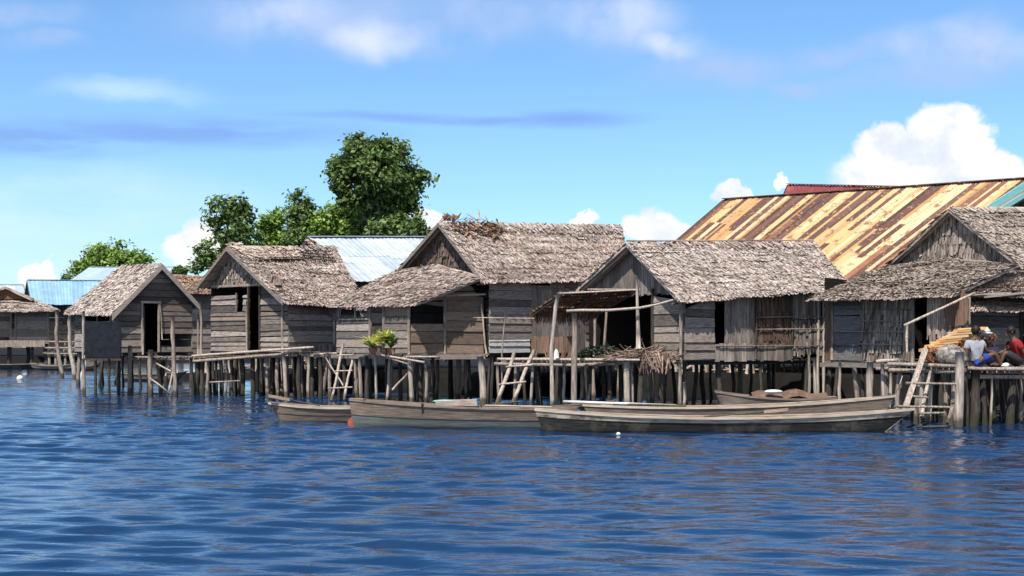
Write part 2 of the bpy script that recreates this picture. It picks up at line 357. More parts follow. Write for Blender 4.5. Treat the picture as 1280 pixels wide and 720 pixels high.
# ------------------------------------------------------------------ water
def build_water():
    ys = [6.0]
    while ys[-1] < 6000:
        y = ys[-1]
        ys.append(y + (0.05 if y < 16 else 0.05 * (y / 16) ** 1.05 if y < 70 else .05 * (70 / 16) ** 1.05 * (y / 70) ** 3.2))
    xs = list(np.arange(-13, 13.01, .075)); s = .075
    while xs[-1] < 26: s = min(.13, s * 1.03); xs.append(xs[-1] + s)
    while xs[-1] < 5000: s *= 1.10; xs.append(xs[-1] + s)
    neg = [-x for x in xs if x > 13]; xs = sorted(neg) + xs
    xs = np.array(xs); ys = np.array([-200, -30, 0] + ys)
    X, Y = np.meshgrid(xs, ys)
    Zh = np.zeros_like(X)
    r = np.random.default_rng(5)
    warpx = .5 * np.sin(.31 * X + .2 * Y) + .35 * np.sin(.83 * X - .5 * Y + 1.3)
    gy = np.maximum(.02, np.gradient(ys))[:, None]; gx = np.abs(np.gradient(xs))[None, :]
    for i in range(170):
        lam = .15 * (2.0 / .15) ** r.random() ** 1.25
        k = 2 * math.pi / lam
        th = r.normal(0, .30) + .12
        amp = (.0080 if lam < .35 else .0078 if lam < .8 else .0026) * lam * r.uniform(.4, 1.3)
        kx, ky = k * math.sin(th), k * math.cos(th)
        ph = kx * X + ky * Y + r.uniform(0, 6.28) + .5 * warpx * (1 if lam > .6 else .5)
        # short waves fade out where the grid is too coarse to carry them
        vis = np.clip((lam / gy - 2.5) / 3, 0, 1); visx = np.clip((lam / gx / 2.0 - 1.2) / 2, 0, 1)
        pk = .55 + .45 * np.sin(X * r.uniform(.3, .9) + Y * r.uniform(-.5, .5) + r.uniform(0, 6.28)) * np.sin(Y * r.uniform(.3, .8) + r.uniform(0, 6.28))
        Zh += amp * pk * vis * visx * np.sin(ph)
    Zh = Zh + 3.0 * Zh * np.abs(Zh)            # crests pinch, flats stay flat
    # gusts: patches of rougher and calmer water
    gust = .85 + .35 * np.sin(.22 * X + .17 * Y + 1) * np.sin(.13 * Y - .19 * X + .4)
    calm = np.clip((Y - 24) / 12, 0, 1) * .35
    Zh *= gust * (1 + calm * 1.3)
    Zh -= .0
    ny, nx = X.shape
    co = np.stack([X, Y, Zh], -1).reshape(-1, 3).astype(np.float32)
    i = np.arange(ny - 1)[:, None] * nx + np.arange(nx - 1)[None, :]
    f = np.stack([i, i + 1, i + nx + 1, i + nx], -1).reshape(-1, 4).astype(np.int32)
    me = bpy.data.meshes.new('water')
    me.vertices.add(len(co)); me.vertices.foreach_set('co', co.ravel())
    me.loops.add(f.size); me.loops.foreach_set('vertex_index', f.ravel())
    me.polygons.add(len(f)); me.polygons.foreach_set('loop_start', np.arange(0, f.size, 4, dtype=np.int32))
    me.polygons.foreach_set('use_smooth', np.ones(len(f), bool)); me.update(calc_edges=True)
    o = bpy.data.objects.new('water', me); C.objects.link(o); o['kind'] = 'structure'
    m, t, b = new_mat('sea_water')
    b.inputs['Base Color'].default_value = (.0024, .024, .072, 1)
    b.inputs['Roughness'].default_value = .04; b.inputs['IOR'].default_value = 1.33; b.inputs['Specular IOR Level'].default_value = .75
    tcn = N(t, 'ShaderNodeTexCoord'); mp = N(t, 'ShaderNodeMapping'); mp.inputs['Scale'].default_value = (1, 2.6, 1); t.links.new(tcn.outputs['Object'], mp.inputs[0])
    n = N(t, 'ShaderNodeTexNoise'); n.inputs['Scale'].default_value = 4.5; n.inputs['Detail'].default_value = 3; t.links.new(mp.outputs[0], n.inputs['Vector'])
    bp = N(t, 'ShaderNodeBump'); bp.inputs['Strength'].default_value = .55; bp.inputs['Distance'].default_value = .013
    t.links.new(n.outputs['Fac'], bp.inputs['Height']); t.links.new(bp.outputs[0], b.inputs['Normal'])
    me.materials.append(m)
build_water()

# seabed-and-shore land behind the village
def build_land():
    mb = MB()
    xs = np.linspace(-16, 90, 70); yd = [0, .5, 1.2, 2.5, 5, 9, 15, 25, 40, 70, 120, 250]
    edge = [(44.5 if x > 9 else 47.6 if x > -1 else 51 if x > -6 else 54) + (14 if x < -11 else 0) + 0.5 * math.sin(x * .9) for x in xs]
    g = [[V((x, e + d, (-.35 if d == 0 else .78 if x > -11 and d > .6 else .5 if x > -11 else .3) + (.08 * mnoise.noise(V((x * .7, d * .6, 1))) if d else 0))) for d in yd] for x, e in zip(xs, edge)]
    n = len(yd)
    mb.v = [p for r_ in g for p in r_]
    for i in range(len(xs) - 1):
        for j in range(n - 1): mb.f.append((i * n + j, (i + 1) * n + j, (i + 1) * n + j + 1, i * n + j + 1)); mb.sm.append(True)
    mb.build('shore', M['land'], None, 'structure')
    mb = MB()   # the far bank on the left
    xs = np.linspace(-160, -14, 50); mb.v = []; yd = [0, 2, 6, 20, 60, 150]
    for x in xs:
        for d in yd: mb.v.append(V((x, 118 + 3 * math.sin(x * .2) + d, -.2 if d == 0 else .5)))
    n = len(yd)
    for i in range(len(xs) - 1):
        for j in range(n - 1): mb.f.append((i * n + j, (i + 1) * n + j, (i + 1) * n + j + 1, i * n + j + 1)); mb.sm.append(True)
    mb.build('far_shore', M['land'], None, 'structure')
build_land()

# ------------------------------------------------------------------ building helpers
class Wall:
    """a vertical wall plane from p0 (left) to p1 (right) seen from outside"""
    def __init__(s, p0, p1, zf):
        s.p0 = V((p0.x, p0.y, 0)); s.d = V((p1.x - p0.x, p1.y - p0.y, 0)); s.W = s.d.length; s.d.normalize()
        s.n = V((s.d.y, -s.d.x, 0)); s.zf = zf
    def at(s, u, z, o=0.0): return s.p0 + s.d * u + s.n * o + Z * z
    def u(s, px):
        k = (px - 640) / F
        # p0.x + u dx = k (p0.y + u dy)
        return (k * s.p0.y - s.p0.x) / (s.d.x - k * s.d.y)
    def z(s, px, py):
        y = s.p0.y + s.d.y * s.u(px); return HC - (py - H0) / F * y
    def hole(s, px0, py0, px1, py1):
        a, b = s.u(px0), s.u(px1); zz = [s.z((px0 + px1) / 2, py0), s.z((px0 + px1) / 2, py1)]
        return (min(a, b), max(a, b), min(zz), max(zz))
def poly_slice(poly, z):
    us = []
    n = len(poly)
    for i in range(n):
        (u0, z0), (u1, z1) = poly[i], poly[(i + 1) % n]
        if (z0 - z) * (z1 - z) <= 0 and z0 != z1: us.append(u0 + (u1 - u0) * (z - z0) / (z1 - z0))
        elif z0 == z1 == z: us += [u0, u1]
    return (min(us), max(us)) if len(us) >= 2 else None
def cut(ivs, a, b):
    r_ = []
    for (x, y) in ivs:
        if b <= x or a >= y: r_.append((x, y)); continue
        if a > x: r_.append((x, a))
        if b < y: r_.append((b, y))
    return r_
def boards(mb, wl, poly, holes=(), bh=.2, t=.025, gap=.008, o=0.0, joint=2.0, lap=.02, mess=1.0):
    z = min(p[1] for p in poly); zt = max(p[1] for p in poly)
    while z < zt - .02:
        h = min(bh * rnd(.68, 1.3), zt - z)
        if zt - z - h < .05: h = zt - z
        zm = z + h / 2
        sl = poly_slice(poly, zm); sb = poly_slice(poly, z + .004); st_ = poly_slice(poly, z + h - .004)
        if sl:
            ivs = [sl]
            for (a, b, c, d) in holes:
                if c < zm < d: ivs = cut(ivs, a, b)
            for (a, b) in ivs:
                cuts = [a]; 
                while cuts[-1] + joint * 1.4 < b: cuts.append(cuts[-1] + joint * rnd(.6, 1.4))
                cuts.append(b)
                for i in range(len(cuts) - 1):
                    a0, b0 = cuts[i] + .003, cuts[i + 1] - .003
                    if b0 - a0 < .02: continue
                    # sloping ends where the board meets a rake
                    ab, bb, at_, bt = a0, b0, a0, b0
                    if sb and st_:
                        if i == 0 and abs(a - sl[0]) < 1e-6: ab, at_ = sb[0], st_[0]
                        if i == len(cuts) - 2 and abs(b - sl[1]) < 1e-6: bb, bt = sb[1], st_[1]
                    j = [rnd(-.014, .014) * mess for _ in range(4)]
                    ob = o + lap + rnd(-.004, .016) * mess; ot = o + rnd(-.003, .006) * mess
                    z0, z1 = z + j[0], z + h - gap + j[1]; z2, z3 = z + j[2], z + h - gap + j[3]
                    mb.box8([wl.at(ab, z0, ob), wl.at(bb, z2, ob), wl.at(bb, z2, ob - t), wl.at(ab, z0, ob - t)],
                            [wl.at(at_, z1, ot), wl.at(bt, z3, ot), wl.at(bt, z3, ot - t), wl.at(at_, z1, ot - t)])
        z += h
def vboards(mb, wl, u0, u1, zfun0, zfun1, bw=.18, t=.02, o=0.0, ragged=.0):
    u = u0
    while u < u1 - .02:
        b = min(bw * rnd(.75, 1.25), u1 - u)
        if u1 - u - b < .04: b = u1 - u
        a_, c_ = u + .003, u + b - .003; oo = o + rnd(-.004, .01); rg = rnd(0, ragged); rt = rnd(0, ragged)
        mb.box8([wl.at(a_, zfun0(a_) - rg, oo), wl.at(c_, zfun0(c_) - rg, oo), wl.at(c_, zfun0(c_) - rg, oo - t), wl.at(a_, zfun0(a_) - rg, oo - t)],
                [wl.at(a_, zfun1(a_) + rt, oo), wl.at(c_, zfun1(c_) + rt, oo), wl.at(c_, zfun1(c_) + rt, oo - t), wl.at(a_, zfun1(a_) + rt, oo - t)])
        u += b
def leaf_panel(mb, wl, u0, u1, z0, z1, course=.3, lw=.07, o=.03, ragged=.05, tilt=.12):
    """wall of hanging nipa leaves in courses"""
    mb.box8([wl.at(u0, z0 + .03, o - .03), wl.at(u1, z0 + .03, o - .03), wl.at(u1, z0 + .03, o - .05), wl.at(u0, z0 + .03, o - .05)],
            [wl.at(u0, z1, o - .03), wl.at(u1, z1, o - .03), wl.at(u1, z1, o - .05), wl.at(u0, z1, o - .05)])
    z = z1
    while z > z0 + .05:
        zl = max(z0, z - course * 1.25)
        for _ in range(int((u1 - u0) / lw * 1.7)):
            c_ = rnd(u0, u1 - lw * .3); wd = lw * rnd(.5, 1.1); s_ = rnd(-tilt, tilt) * (z - zl)
            e = min(c_ + wd, u1); zb = zl - rnd(-.02, ragged)
            oo = o + rnd(0, .02)
            mb.quad(wl.at(c_, z, oo), wl.at(max(u0, min(u1, c_ + s_)), zb, oo + rnd(.005, .04)), wl.at(max(u0, min(u1, e + s_ - wd * .2)), zb - rnd(-.02, .02), oo + rnd(.005, .04)), wl.at(e, z, oo + .003))
        z -= course
def thatch(mb, A, B, Cc, D, course=.12, lw=.034, ll=.25, th=.07, over=.17, sag=.05, dens=1.0, lift=1.0, slab=True, messy=1.0, seed=0):
    """A ridge left, B ridge right, C eave right, D eave left: a slab under overlapping leaves"""
    def bil(s_, t_): return A.lerp(B, s_).lerp(D.lerp(Cc, s_), t_)
    nrm = (B - A).cross(D - A); nrm = nrm.normalized()
    if nrm.z < 0: nrm = -nrm
    wid = max((B - A).length, (Cc - D).length); hgt = ((D - A).length + (Cc - B).length) / 2
    def pt(s_, t_):
        sg = -sag * math.sin(math.pi * max(0, min(1, s_))) * math.sin(math.pi * max(0, min(1, t_))) + .035 * mnoise.noise(V((s_ * wid * .9, t_ * hgt * 1.3, seed)))
        return bil(s_, t_) + nrm * sg
    if slab:
        ns, ns2 = 12, 6; g = [[pt(i / ns, j / ns2) for j in range(ns2 + 1)] for i in range(ns + 1)]; b0 = len(mb.v)
        for i in range(ns + 1):
            for j in range(ns2 + 1): mb.v.append(g[i][j] - nrm * .005)
        b1 = len(mb.v)
        for i in range(ns + 1):
            for j in range(ns2 + 1): mb.v.append(g[i][j] - nrm * th)
        k = ns2 + 1
        for i in range(ns):
            for j in range(ns2):
                a = i * k + j; q = (a, a + 1, a + k + 1, a + k)
                mb.f.append(tuple(b0 + x for x in q)); mb.f.append(tuple(b1 + x for x in reversed(q))); mb.sm += [False, False]
        for i in range(ns):
            for j in (0, ns2): a = i * k + j; mb.f.append((b0 + a, b0 + a + k, b1 + a + k, b1 + a)); mb.sm.append(False)
        for j in range(ns2):
            for i in (0, ns): a = i * k + j; mb.f.append((b0 + a, b0 + a + 1, b1 + a + 1, b1 + a)); mb.sm.append(False)
    nc = int(hgt / course) + 1
    for c_ in range(nc, -1, -1):
        t0 = c_ / nc
        n = int(wid / lw * .9 * dens)
        cj = rnd(-.3, .3) * course / hgt
        u = rnd(-.3, 0) / wid
        while u < 1:       # one nipa shingle after another: a strip with a ragged lower edge
            sl = rnd(.25, .95) / wid; s0_, s1_ = max(-.004, u), min(1.004, u + sl); u += sl * rnd(.75, .98)
            if s1_ - s0_ < .02: continue
            kk = max(2, int((s1_ - s0_) * wid / .045)); lf0 = rnd(.008, .030) * lift + max(0, .07 * mnoise.noise(V((s0_ * wid * .8, c_ * 1.7, seed + 9)))) * lift
            tt = t0 + cj + (.10 * mnoise.noise(V((s0_ * wid * .5, c_ * 3.1, seed))) + rnd(-.03, .03)) / hgt; rake = rnd(-.05, .05); b0 = len(mb.v)
            for q in range(kk + 1):
                s_ = s0_ + (s1_ - s0_) * q / kk; L = ll * rnd(.62, 1.1); d_ = (D - A).lerp(Cc - B, min(1, max(0, s_))).normalized(); a_ = (B - A).normalized()
                tq = max(0, min(1, tt)); dist = tq * hgt + L
                if dist > hgt + over: L = max(.05, hgt + over * rnd(.5, 1.1) - tq * hgt); dist = tq * hgt + L
                p0 = pt(s_, tq) + nrm * (.012 + .004 * (q % 2)); p1 = (pt(s_, dist / hgt) if dist <= hgt else pt(s_, 1) + d_ * (dist - hgt) - Z * .3 * (dist - hgt)) + nrm * (lf0 + rnd(-.006, .014)) + a_ * rake
                mb.v += [p0, p1]
            for q in range(kk): a0 = b0 + q * 2; mb.f.append((a0, a0 + 1, a0 + 3, a0 + 2)); mb.sm.append(False)
        for i in range(n):
            s_ = rnd(-.006, 1.006); t_ = t0 + cj + (.10 * mnoise.noise(V((s_ * wid * .5, c_ * 3.1, seed))) + rnd(-.12, .12) * course * messy) / hgt
            if t_ > 1.0 - .3 * course / hgt and c_ == nc: t_ = 1 - rnd(.2, 1.2) * course / hgt
            L = ll * rnd(.6, 1.2); w_ = lw * rnd(.45, 1.25); skew = rnd(-.08, .08) * L * messy
            if random.random() < .04 * messy: skew = rnd(-.5, .5) * L
            d_ = (D - A).lerp(Cc - B, s_).normalized(); a_ = (B - A).lerp(Cc - D, t_).normalized()
            p0 = pt(s_, max(t_, 0)); tip = t_ * hgt + L
            if tip > hgt + over: L = max(.08, hgt + over * rnd(.4, 1.15) - t_ * hgt)
            lf = (.03 + .03 * random.random() ** 2 + max(0, .09 * mnoise.noise(V((s_ * wid * .8, c_ * 1.7, seed + 9))))) * lift
            if random.random() < .05 * messy: lf += rnd(.02, .09) * lift
            p0 = p0 + nrm * .01; p1 = pt(min(1, max(0, s_)), min(1, t_ + L / hgt)) if t_ + L / hgt <= 1 else pt(s_, 1) + d_ * (t_ * hgt + L - hgt) + Z * (-.3 * (t_ * hgt + L - hgt))
            p1 = p1 + nrm * (.012 + lf) + a_ * skew
            tl = rnd(-.02, .02)
            mb.quad(p0 - a_ * w_ / 2, p1 - a_ * w_ * .35 + nrm * tl, p1 + a_ * w_ * .35 - nrm * tl, p0 + a_ * w_ / 2)
def ridge_cap(mb, A, B, dl, dr, n=None, ll=.4):
    """leaves folded over the ridge; dl and dr are the directions down the two slopes"""
    L = (B - A).length; n = n or int(L * 45); a_ = (B - A).normalized()
    for i in range(n):
        s_ = rnd(0, 1); d_ = dr if random.random() < .6 else dl
        p0 = A.lerp(B, s_) + Z * (.03 + rnd(0, .05)); l_ = ll * rnd(.4, 1.1); w_ = rnd(.03, .09); sk = rnd(-.35, .35) * l_
        p1 = p0 + d_ * l_ + a_ * sk + Z * rnd(-.02, .05)
        mb.quad(p0 - a_ * w_ / 2, p1 - a_ * w_ / 2, p1 + a_ * w_ / 2, p0 + a_ * w_ / 2)
def metal_roof(mb, A, B, Cc, D, cols, rows, amp=.012, th=.01, jitter=.25, waves=3):
    """lapped corrugated sheets over a bilinear patch"""
    nrm = (B - A).cross(D - A).normalized()
    if nrm.z < 0: nrm = -nrm
    ed = [0]
    for i in range(cols): ed.append(ed[-1] + rnd(1 - jitter, 1 + jitter))
    ed = [e / ed[-1] for e in ed]
    def bil(s_, t_): return A.lerp(B, s_).lerp(D.lerp(Cc, s_), t_)
    for i in range(cols):
        nr_ = rows if rows < 3 else random.choice((1, 2, 2, 3, 3)); re_ = [0] + [(j + rnd(-.18, .18)) / nr_ for j in range(1, nr_)] + [1]
        for j in range(nr_):
            s0, s1 = ed[i], ed[i + 1] + (.3 / cols if i < cols - 1 else 0) * .25; t0, t1 = re_[j], min(1, re_[j + 1] + .02) if j < nr_ - 1 else 1 + rnd(-.01, .01)
            k = waves * 4; b = len(mb.v); lift = .012 * (i % 2) + .010 * (nr_ - 1 - j)
            for q in range(k + 1):
                s_ = s0 + (s1 - s0) * q / k; o = nrm * (amp * math.sin(q / 4 * 2 * math.pi) + lift)
                mb.v += [bil(s_, t0) + o, bil(s_, t1) + o + nrm * .004, bil(s_, t1) + o - nrm * (th), bil(s_, t0) + o - nrm * (th)]
            for q in range(k):
                a = b + q * 4
                for e in ((0, 1, 5, 4), (1, 2, 6, 5), (2, 3, 7, 6), (3, 0, 4, 7)): mb.f.append(tuple(a + x for x in e)); mb.sm.append(False)
            mb.f.append((b, b + 3, b + 2, b + 1)); mb.f.append(tuple(b + k * 4 + x for x in (0, 1, 2, 3))); mb.sm += [False, False]
def stilts(parent, pts, zt, mat, r=(.045, .085), tilt=.16, name='stilt', bed=-.45):
    for p in pts:
        mb = MB(); a = V((p[0], p[1], bed)); b = V((p[0] + rnd(-tilt, tilt), p[1] + rnd(-tilt, tilt) * .5, zt))
        r0 = rnd(*r); mb.pole(a, b, r0 * 1.1, r0 * .9, .035)
        mb.build(name, mat if random.random() < .30 else (M['post_dark'] if mat is M['post'] else mat), parent)  # most stilts get the dark colour in place of floor shade
def footprint_stilts(parent, c, zt, nu, nv, mat=None, **k):
    """c: four plan corners; a grid of stilts under them"""
    pts = []
    for i in range(nu):
        for j in range(nv):
            s_ = (i + rnd(-.12, .12)) / (nu - 1) if nu > 1 else .5; t_ = (j + rnd(-.06, .06)) / (nv - 1) if nv > 1 else .5
            s_ = min(.99, max(.01, s_)); t_ = min(.98, max(.02, t_))
            p = c[0].lerp(c[1], s_).lerp(c[3].lerp(c[2], s_), t_); pts.append((p.x, p.y))
    stilts(parent, pts, zt, mat or M['post'], **k)
def floor_slab(parent, c, zf, name='floor', mat=None):
    mb = MB(); q = [V((p.x, p.y, zf - .05)) for p in c]
    mb.prism(q, V((0, 0, .045)))
    for k in range(5):     # joists
        t_ = .04 + .23 * k; a = q[0].lerp(q[3], t_); b = q[1].lerp(q[2], t_)
        mb.beam(a - Z * .055 + (a - b).normalized() * .12, b - Z * .055 + (b - a).normalized() * .12, .07, .09)
    mb.build(name, mat or M['post_dark'], parent)
def frame_parts(parent, wl, hole, mat, w_=.05, sill=True, name='window_frame'):
    a, b, c, d = hole; mb = MB()
    for (u0, z0, u1, z1) in ((a, c, a, d), (b, c, b, d), (a - w_ / 2, d, b + w_ / 2, d)) + (((a - w_ / 2, c, b + w_ / 2, c),) if sill else ()):
        mb.beam(wl.at(u0, z0, .035), wl.at(u1, z1, .035), w_, .035, up=wl.n)
    return mb.build(name, mat, parent)
def post_at(parent, wl, px, z0, z1, r=.045, mat=None, o=.03, name='corner_post', lean=0.0):
    mb = MB(); u = wl.u(px); mb.pole(wl.at(u, z0, o), wl.at(u + lean, z1, o), r, r * .85, .02); return mb.build(name, mat or M['post'], parent)

class Shell:
    """gable-ended house from its roof corners: A0/A1 ridge, E0/E1 near eave, L0/L1 far eave; walls stand inside the overhangs"""
    def __init__(s, A0, A1, E0, E1, L0, zf, oh=.45, side=.35, L1=None, oh1=.3):
        s.A0, s.A1, s.E0, s.E1, s.L0 = A0, A1, E0, E1, L0
        s.L1 = L1 or (L0 + (A1 - A0))
        s.r = V((A1.x - A0.x, A1.y - A0.y, 0)).normalized(); s.g = V((L0.x - E0.x, L0.y - E0.y, 0)).normalized()
        fl = lambda p: V((p.x, p.y, 0))
        s.c0 = fl(E0) + s.r * oh + s.g * side      # near front corner
        s.c1 = fl(E1) - s.r * oh1 + s.g * side
        s.c3 = fl(L0) + s.r * oh - s.g * side
        s.c2 = fl(s.L1) - s.r * oh1 - s.g * side
        s.zf = zf
        s.ap0 = fl(A0) + s.r * oh; s.ap1 = fl(A1) - s.r * oh1
        W = (fl(L0) - fl(E0)).length; hw = (s.ap0 - fl(E0) - s.r * oh).length
        k = side / max(.5, hw)
        s.zE0 = E0.z + (A0.z - E0.z) * k - .09; s.zE1 = E1.z + (A1.z - E1.z) * k - .09
        s.zL0 = L0.z + (A0.z - L0.z) * k - .09; s.zL1 = s.L1.z + (A1.z - s.L1.z) * k - .09
        s.zA0 = A0.z - .12; s.zA1 = A1.z - .12
        s.side = Wall(s.c0, s.c1, zf); s.gable = Wall(s.c3, s.c0, zf)
        s.uA = (s.ap0 - s.gable.p0).dot(s.gable.d)
    def side_poly(s, z0=None): return [(0, z0 or s.zf), (s.side.W, z0 or s.zf), (s.side.W, s.zE1), (0, s.zE0)]
    def gable_poly(s, z0=None):
        z0 = z0 or s.zf
        return [(0, z0), (s.gable.W, z0), (s.gable.W, max(z0 + .01, s.zE0)), (s.uA, s.zA0), (0, max(z0 + .01, s.zL0))]
    def back(s, parent, mat):
        mb = MB()
        w1_ = Wall(s.c1, s.c2, s.zf); uA = (s.ap1 - w1_.p0).dot(w1_.d)
        boards(mb, w1_, [(0, s.zf), (w1_.W, s.zf), (w1_.W, s.zL1), (uA, s.zA1), (0, s.zE1)], bh=.24)
        mb.box8([w1_.at(0, s.zf, -.04), w1_.at(w1_.W, s.zf, -.04), w1_.at(w1_.W, s.zf, -.06), w1_.at(0, s.zf, -.06)], [w1_.at(0, s.zE1, -.04), w1_.at(w1_.W, s.zL1, -.04), w1_.at(w1_.W, s.zL1, -.06), w1_.at(0, s.zE1, -.06)])  # sheet added behind the boards, as on the far wall, to keep light out
        mb.build('back_wall', mat, parent)
        mb = MB(); w2_ = Wall(s.c2, s.c3, s.zf)
        boards(mb, w2_, [(0, s.zf), (w2_.W, s.zf), (w2_.W, s.zL0), (0, s.zL1)], bh=.24)
        mb.box8([w2_.at(0, s.zf, -.04), w2_.at(w2_.W, s.zf, -.04), w2_.at(w2_.W, s.zf, -.06), w2_.at(0, s.zf, -.06)], [w2_.at(0, s.zL1, -.04), w2_.at(w2_.W, s.zL0, -.04), w2_.at(w2_.W, s.zL0, -.06), w2_.at(0, s.zL1, -.06)])
        mb.build('far_wall', mat, parent)
    def corners(s): return [s.c0, s.c1, s.c2, s.c3]
def rafters(parent, sh_, n=2, r=.035):
    mb = MB()
    for (a, e) in ((sh_.A0, sh_.E0), (sh_.A0, sh_.L0)):
        mb.pole(a - Z * .12 + sh_.r * .10, e - Z * .12 + sh_.r * .10, r, r, .01)
    mb.pole(sh_.E0 - Z * .12 + sh_.g * .3 + sh_.r * .02, sh_.E1 - Z * .12 + sh_.g * .3, .03, .03, .01)
    mb.build('rafter', M['post'], parent)
def barge(parent, A, E, L, n, mat, wd=.2, t=.03, k0=1.02):
    """rake boards on the gable end; n points outward"""
    mb = MB()
    for q in (E, L):
        e = A + (q - A) * k0
        mb.box8([e + n * .02 - Z * wd, A + n * .02 - Z * wd, A + n * (.02 + t) - Z * wd, e + n * (.02 + t) - Z * wd],
                [e + n * .02, A + n * .02, A + n * (.02 + t), e + n * (.02 + t)])
        n = n * 1.004
    return mb.build('barge_board', mat, parent)

# ================================================================== HOUSES
def open_dark(holes, *more): return list(holes) + list(more)

# ---- house with board gable and doorway (hut 1)
def hut_board_gable():
    A0, A1 = P(202, 331, 57), P(151, 333, 61); E0, E1 = P(250, 382, 58.2), P(205, 384, 62.4); L0, L1 = P(141, 391, 55.8), P(83, 389, 59.8)
    zf = 1.42
    t = thing('stilt_house', 'small stilt house with plain board gable, open doorway and thatch slope facing left', 'house', G(197, 58), 'thatched stilt houses on the water')
    s = Shell(A0, A1, E0, E1, L0, zf, oh=.2, side=.28, L1=L1)
    g = s.gable; gp = s.gable_poly()
    door = g.hole(178, 379, 197, 440); slot = g.hole(200, 420, 243, 431)
    mb = MB(); boards(mb, g, gp, [door, (slot[0], slot[1], slot[2], slot[3])], bh=.25, joint=2.2); mb.build('front_wall', M['board'], t)
    # door leaf and frame
    mb = MB(); a, b, c, d = door
    mb.beam(g.at(a - .03, c, .04), g.at(a - .03, d, .04), .07, .05, up=g.n); mb.beam(g.at(b + .03, c, .04), g.at(b + .03, d, .04), .07, .05, up=g.n); mb.beam(g.at(a - .08, d + .04, .045), g.at(b + .12, d + .04, .045), .09, .05, up=g.n)
    mb.build('door_frame', M['board_pale'], t)
    mb = MB(); q0, q1 = g.at(a + .03, c + .02, -.05), g.at(a + .30, c + .02, -.45)
    mb.prism([q0, q1, q1 + Z * (d - c - .1), q0 + Z * (d - c - .1)], V((.02, .02, 0))); mb.build('door', M['board_brown'], t)
    # wall on the left under the slope, with a long slot window
    lw_ = Wall(s.c2, s.c3, zf); p = [(0, zf), (lw_.W, zf), (lw_.W, s.zL0), (0, s.zL1)]
    sl = lw_.hole(106, 393, 139, 403)
    mb = MB(); boards(mb, lw_, p, [sl], bh=.24); mb.build('left_wall', M['board'], t)
    fp = frame_parts(t, lw_, sl, M['board_pale'], .05)
    mb = MB(); u_ = (sl[0] + sl[1]) / 2; mb.beam(lw_.at(u_, sl[2], .02), lw_.at(u_, sl[3], .02), .06, .03, up=lw_.n); mb.build('mullion', M['post'], fp)
    mb = MB(); w1_ = Wall(s.c1, s.c2, zf); uA = (s.ap1 - w1_.p0).dot(w1_.d)
    boards(mb, w1_, [(0, zf), (w1_.W, zf), (w1_.W, s.zL1), (uA, s.zA1), (0, s.zE1)], bh=.25); mb.box8([w1_.at(0, zf, -.05), w1_.at(w1_.W, zf, -.05), w1_.at(w1_.W, zf, -.07), w1_.at(0, zf, -.07)], [w1_.at(0, s.zE1, -.05), w1_.at(w1_.W, s.zL1, -.05), w1_.at(w1_.W, s.zL1, -.07), w1_.at(0, s.zE1, -.07)]); mb.build('back_wall', M['room_shade'], t)  # includes a sheet added behind the boards against light through the gaps
    mb = MB(); boards(mb, s.side, s.side_poly(), bh=.25); mb.build('right_wall', M['board'], t)
    mb = MB(); thatch(mb, A1, A0, L0, L1, seed=1, lw=.08, course=.13, dens=.9); thatch(mb, A0, A1, E1, E0, seed=2, lw=.1, course=.16, dens=.6)
    ro = mb.build('roof', M['thatch_pale'], t)
    mb = MB(); ridge_cap(mb, A0, A1, (L0 - A0).normalized(), (E0 - A0).normalized(), 150); mb.build('ridge_cap', M['thatch_pink'], ro)
    n_ = g.n; barge(t, A0 + Z * .05, E0 + Z * .02, L0 - Z * .02, n_, M['board_pale'], .24)
    for px, hh in ((141, 1.5), (178, 1.3), (247, 1.55)): post_at(t, g, px, zf - .1, zf + hh, .05)
    floor_slab(t, s.corners(), zf); footprint_stilts(t, s.corners(), zf, 3, 4)
    mb = MB()      # sticks leaning on the wall, and a branch poking out of the right eave
    mb.pole(g.at(g.u(201), zf + .5, .12), g.at(g.u(199), zf + 2.1, .06), .02, .015, .01); mb.build('leaning_stick', M['pole'], t)
    return t
hut_board_gable()

